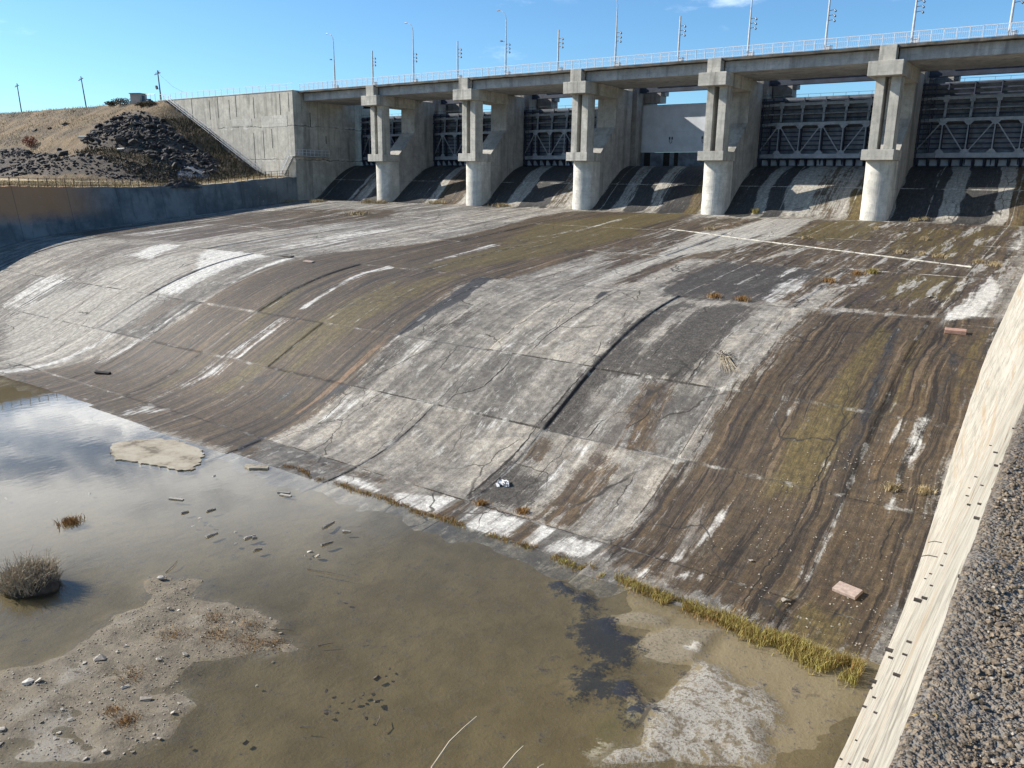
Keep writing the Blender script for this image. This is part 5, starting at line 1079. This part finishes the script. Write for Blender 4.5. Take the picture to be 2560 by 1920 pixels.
for x, y, s in DARK: inst('stone', rr.choice(pw), (x, y, max(bed(x, y), WZ - .1) + s * .25), (s * 1.2, s, s), (rr.uniform(-.4, .4), rr.uniform(-.4, .4), rr.uniform(0, 6)), 'dark wet stone in the muddy shallows right of the gravel bar', 'stone', 'dark stones in the muddy shallows')
for x, y, s in ISLAND: inst('stone', rr.choice(ps), (x, y, bed(x, y) + s * .12), (s * 1.3, s, s * .7), (rr.uniform(-.3, .3), rr.uniform(-.3, .3), rr.uniform(0, 6)), 'pale stone lying on the exposed gravel bar', 'stone', 'stones on the gravel bar')
# pebbles too many to count on the bar
rv = []; rf = []; ISL = [p for k, bl, st, p in BASIN if k == 'isl'][0]
for i in range(6500):
    x = rr.uniform(70, 82); y = rr.uniform(-95, -84)
    if not in_poly(x, y, ISL): continue
    me = rr.choice(ps); s = .015 + .075 * rr.random() ** 2; R_ = Matrix.Rotation(rr.uniform(0, 6), 3, 'Z'); o = len(rv); bb = Vector((x, y, bed(x, y) + s * .1))
    rv += [tuple(R_ @ (v.co * s) + bb) for v in me.vertices]; rf += [tuple(i2 + o for i2 in p.vertices) for p in me.polygons]
me = bpy.data.meshes.new('pebbles'); me.from_pydata(rv, [], rf); me.materials.append(MATS['pebble_light']); o = bpy.data.objects.new('pebbles', me); COL.objects.link(o); o['kind'] = 'stuff'
rv = []; rf = []
for i in range(900):
    x = rr.uniform(88.5, 97.5); y = rr.uniform(-73, -61)
    if vnoise(np.array(x * .8), np.array(y * .8), 55) + .25 * rr.random() < .58 or rr.random() > (x - 87) / 9 or rr.random() < .35 * (y + 73) / 12: continue
    me = rr.choice(ps); s = rr.uniform(.03, .12); R_ = Matrix.Rotation(rr.uniform(0, 6), 3, 'Z'); o = len(rv); bb = Vector((x, y, on(x, y) + s * .12))
    rv += [tuple(R_ @ (v.co * s) + bb) for v in me.vertices]; rf += [tuple(i2 + o for i2 in p.vertices) for p in me.polygons]
me = bpy.data.meshes.new('stone_chips'); me.from_pydata(rv, [], rf); me.materials.append(MATS['pebble_light']); o = bpy.data.objects.new('stone_chips', me); COL.objects.link(o); o['kind'] = 'stuff'
WL = ['faint pale plank half sunk in the water left of the driftwood scatter', 'upper of two parallel pale planks floating below the toe slabs', 'lower of two parallel pale planks floating below the toe slabs'] + [None] * 9
for i, (x0, y0, x1, y1) in enumerate(WOOD):
    b = MB(); a = Vector((x0, y0, 0)); c = Vector((x1, y1, 0)); d = c - a; m = (a + c) / 2; L = d.length
    q = [a - m, (a - m) * .4 + Vector((rr.uniform(-.03, .03), rr.uniform(-.03, .03), .02)), (c - m) * .5, c - m]
    if i < 3: b.obox(a - m, c - m, .17, .07)
    else: b.tube(q, .075, 7, .05)
    tag(b.build('driftwood', 'driftwood', loc=(m.x, m.y, WZ + .02)), WL[i] or 'short grey log of driftwood lying in the shallow water', 'driftwood', 'driftwood in the shallow water')
SLAB = ['long thin bent stick lying in the water right of the driftwood', 'thin forked stick in the water above the gravel bar', 'thin dark upright stick in the muddy shallows right of the dark stones', 'short thin stick on the muddy bed left of the upright stick', 'dark straight twig at the right side of the gravel bar', 'short twig lying off the right tip of the gravel bar', 'thin stalk standing on the upper tip of the gravel bar', 'thin dry stalk across the middle of the gravel bar']
for (x0, y0, x1, y1), lab in zip(STICKS, SLAB):
    b = MB(); z = WZ + .03; b.tube([(x0, y0, z), ((x0 + x1) / 2 + .05, (y0 + y1) / 2 + .04, z + .03), (x1, y1, z + .01)], .022, 5, .010); tag(b.build('stick', 'old_wood'), lab, 'stick')
# flat broken slab in the water
b = MB(); pl0 = [(52.6,-77.2),(53.2,-76),(54,-74.9),(55.6,-74.4),(57.8,-74.45),(59.2,-75.1),(60.2,-76.1),(60.8,-77.0),(60.2,-77.5),(58.7,-77.8),(57,-78.2),(55.7,-78.7),(54,-78.2)]
pl = []
for (xa, ya), (xb, yb) in zip(pl0, pl0[1:] + pl0[:1]):
    for f in np.linspace(0, 1, 9)[:-1]: pl.append((xa + (xb - xa) * f + rb.uniform(-.11, .11), ya + (yb - ya) * f + rb.uniform(-.13, .13)))
b.prism_z(pl, -13.0, -12.575); o = b.build('concrete_slab', 'worn_slab', bevel=.04); tag(o, 'flat pale broken concrete slab showing just above the water at the slope foot', 'slab')
b = MB(); b.prism_z([(62.6,-74.5),(63.1,-74.25),(63.6,-73.9),(64.0,-73.95),(64.2,-74.2),(63.7,-74.5),(63.3,-74.85),(62.8,-74.8)], -12.9, -12.53); tag(b.build('slab_fragment', 'worn_slab', bevel=.03), 'small broken slab fragment at the waterline right of the flat slab', 'slab')
# reed hummock
cx, cy = 67.6, -88.9; t = thing('reed_clump', 'domed clump of dead grey reeds standing in the water at the left edge', 'reeds', (cx, cy, WZ - .05))
b = MB(); vs = []
for i in range(28):
    for k in range(8):
        a = i / 28 * 6.283; q = k / 7; w_ = 1.12 + .16 * math.sin(a * 2 + 1) + .08 * math.sin(a * 5); vs.append((math.cos(a) * w_ * math.sin(q * 1.57), math.sin(a) * w_ * math.sin(q * 1.57), (.60 + .08 * math.sin(a * 3)) * math.cos(q * 1.57)))
b.add(vs, [(i*8+k, ((i+1)%28)*8+k, ((i+1)%28)*8+k+1, i*8+k+1) for i in range(28) for k in range(7)]); b.build('root_mass', 'reed_dark', t)
k = 2600; a = RNG.random(k) * 6.283; q = np.sqrt(RNG.random(k)); pts = np.stack([np.cos(a) * q * 1.2, np.sin(a) * q * 1.2, .66 * np.sqrt(np.clip(1 - q * q, 0, 1))], 1)
blades('reed_stalk', 'dry_reed', pts * np.array([.92, .92, .85]), .15 + .55 * RNG.random(k) ** 1.6, 1.1, .013, 'stuff', t)
b = MB()
for i in range(70):
    a = random.uniform(0, 6.28); q = random.random() ** .5; p = Vector((math.cos(a) * q, math.sin(a) * q, .5)); b.tube([p, p + Vector((random.gauss(0, .25), random.gauss(0, .25), random.uniform(.4, .95)))], .011, 4, .005)
b.build('tall_stalk', 'pale_stem', t)
def tuft(name, mat, x, y, z, r, h, n, label, group=None, w=.012):
    t = thing(name, label, 'grass tuft', (x, y, z), 0, group); a = RNG.random(n) * 6.283; q = np.abs(RNG.normal(0, .55, n)) * r
    blades('blade', mat, np.stack([np.cos(a) * q, np.sin(a) * q, np.full(n, -.03)], 1), h * (.5 + .6 * RNG.random(n)), .7, w, 'stuff', t); return t
tuft('grass_tuft', 'rusty_grass', 62.6, -84.8, WZ - .05, .55, .35, 500, 'orange grass tuft standing in the water beyond the reed clump', w=.015)
tuft('grass_tuft', 'yellow_grass', 65.6, 1.9, on(65.6, 1.9), .45, .7, 320, 'yellow green tuft at the chute foot between the two right-hand piers', 'tufts on the apron', .02)
tuft('grass_tuft', 'yellow_grass', 87.3, -31.6, on(87.3, -31.6), .4, .45, 260, 'green weed on the apron joint below the white sill', 'tufts on the apron', .02)
TUFTL = {(65.5,-12.7): 'dry tuft at the left end of the white sill', (79.4,-45.2): 'small rusty tuft on the crest joint left of the larger one', (81.5,-45.3): 'rusty orange tuft on the crest joint beside the white chip', (85.3,-36.6): 'flat rusty tuft above the grey puddle on the apron', (86.4,-32.7): 'straw tuft just left of the green weed', (88.0,-12.8): 'bushy straw tuft on the apron joint below the nearest pier', (85.4,1.8): 'straw tuft at the right foot of the nearest pier', (77.4,-15.8): 'straw tuft on the olive patch below the nearest pier', (82.2,-7.2): 'pale tuft in the middle of the olive patch', (94.0,-23.7): 'straw tuft beside the right end of the white sill', (95.2,-24.6): 'straw tuft past the right end of the white sill', (87.4,-21.2): 'straw tuft above the middle of the white sill', (89.2,-21.5): 'second straw tuft above the white sill', (90.8,-22.0): 'third straw tuft above the white sill', (84.4,1.5): 'low straw tuft touching the nearest pier', (95.7,-63.0): 'dry brown weed on the lower slope near the cream wall', (97.0,-62.8): 'pale dry weed against the cream wall low on the slope', (80.0,-70.6): 'orange tuft on the toe joint beside the dark slab', (77.6,-71.0): 'small orange tuft at the lower end of the stepped joint'}
for (x, y), lab in TUFTL.items():
    mat = 'rusty_grass' if y < -32 and y > -50 or y < -70 else 'straw'; tuft('grass_tuft', mat, x, y, on(x, y), .55 if y > -60 else .4, .42 if y > -60 else .3, 220, lab, 'tufts on the apron', .016)
for (x, y), lab in {(-12,-3.4): 'straw tuft on the apron in front of the leftmost gate', (-1.2,-1.4): 'straw tuft at the left foot of the leftmost pier', (1.4,-1.0): 'straw tuft in front of the leftmost pier', (12.1,1.2): 'straw tuft between the two leftmost piers', (25.9,.8): 'straw tuft right of the second pier', (-19,-4.8): 'weeds against the foot of the shaded side wall', (10.1,-14.5): 'pale weeds on the far apron joint'}.items():
    tuft('grass_tuft', 'straw', max(x, -17.6), y, on(max(x, -17.6), y), 1.6, .6, 500, lab, 'tufts on the apron', .03)
# strip of grass where the slope meets the water
def strip(name, mat, n, xr, y0, y1, w, h, p=1.0):
    u = RNG.random(n) ** p; x = xr[0] + (xr[1] - xr[0]) * u; y = np.interp(x, [xr[0], xr[1]], [y0, y1]) + RNG.normal(0, w, n) + (fbm(x * .9, x * 0, 3, 91) - .45) * .6
    keep = fbm(x * 1.4, y * .7, 3, 92) > .35; x, y = x[keep], y[keep]
    z = np.array([max(on(a, b_) if b_ > -76.3 else -99, bed(a, b_)) for a, b_ in zip(x, y)]) - .02
    blades(name, mat, np.stack([x, y, z], 1), (h[0] + (h[1] - h[0]) * (x - xr[0]) / (xr[1] - xr[0])) * (.45 + .8 * RNG.random(len(x))), .55, .010)
strip('toe_grass', 'yellow_grass', 6500, (84.0, 97.4), -73.4, -74.4, .20, (.16, .40), .75)
strip('toe_grass', 'yellow_grass', 2600, (92.0, 97.3), -74.2, -75.3, .28, (.34, .46))
strip('toe_grass', 'rusty_grass', 2600, (64.5, 84.0), -73.3, -73.3, .14, (.18, .22))
strip('toe_grass', 'rusty_grass', 2200, (83.0, 97.3), -73.3, -74.7, .3, (.12, .36), .8)
strip('toe_grass', 'yellow_grass', 1500, (66.0, 84.5), -73.3, -73.4, .12, (.12, .24))
strip('joint_grass', 'rusty_grass', 500, (62.0, 83), -71.1, -71.1, .06, (.08, .12))
P_ = np.array([(x, y, bed(x, y) - .02) for x, y in [(rr.gauss(a, s), rr.gauss(b_, s * .8)) for a, b_, s, k in [(77.2,-86.6,.35,260),(78.6,-86.2,.35,260),(76.1,-86.0,.3,160),(79.3,-85.6,.25,120),(75.9,-87.6,.35,200),(79.2,-91.2,.22,200),(78.4,-91.2,.22,160),(77.0,-89.8,.3,160),(74.2,-93.2,.3,200),(77.5,-85.4,.4,150)] for _ in range(k)]])
blades('gravel_bar_grass', 'rusty_grass', P_, .06 + .14 * RNG.random(len(P_)), .9, .008)
# dry stems leaning out from the wall top beside the photographer
for path, lab in (([(101.24, -101.35, 2.3), (100.75, -101.0, 2.42), (100.389, -100.589, 2.666), (100.398, -100.53, 2.707), (100.414, -100.49, 2.732), (100.43, -100.46, 2.752)], 'longest pale dry stem curving up from the bottom edge'),
        ([(101.27, -101.3, 2.3), (100.9, -100.95, 2.42), (100.53, -100.49, 2.66), (100.545, -100.45, 2.69), (100.555, -100.43, 2.705)], 'middle pale dry stem at the bottom edge'), ([(101.3, -101.25, 2.3), (101.0, -100.9, 2.42), (100.6, -100.43, 2.665), (100.61, -100.42, 2.672)], 'shortest pale dry stem tip at the bottom edge')):
    b = MB(); b.tube(path, .0036, 5, .0018); tag(b.build('dry_stem', 'pale_stem'), lab, 'stem')
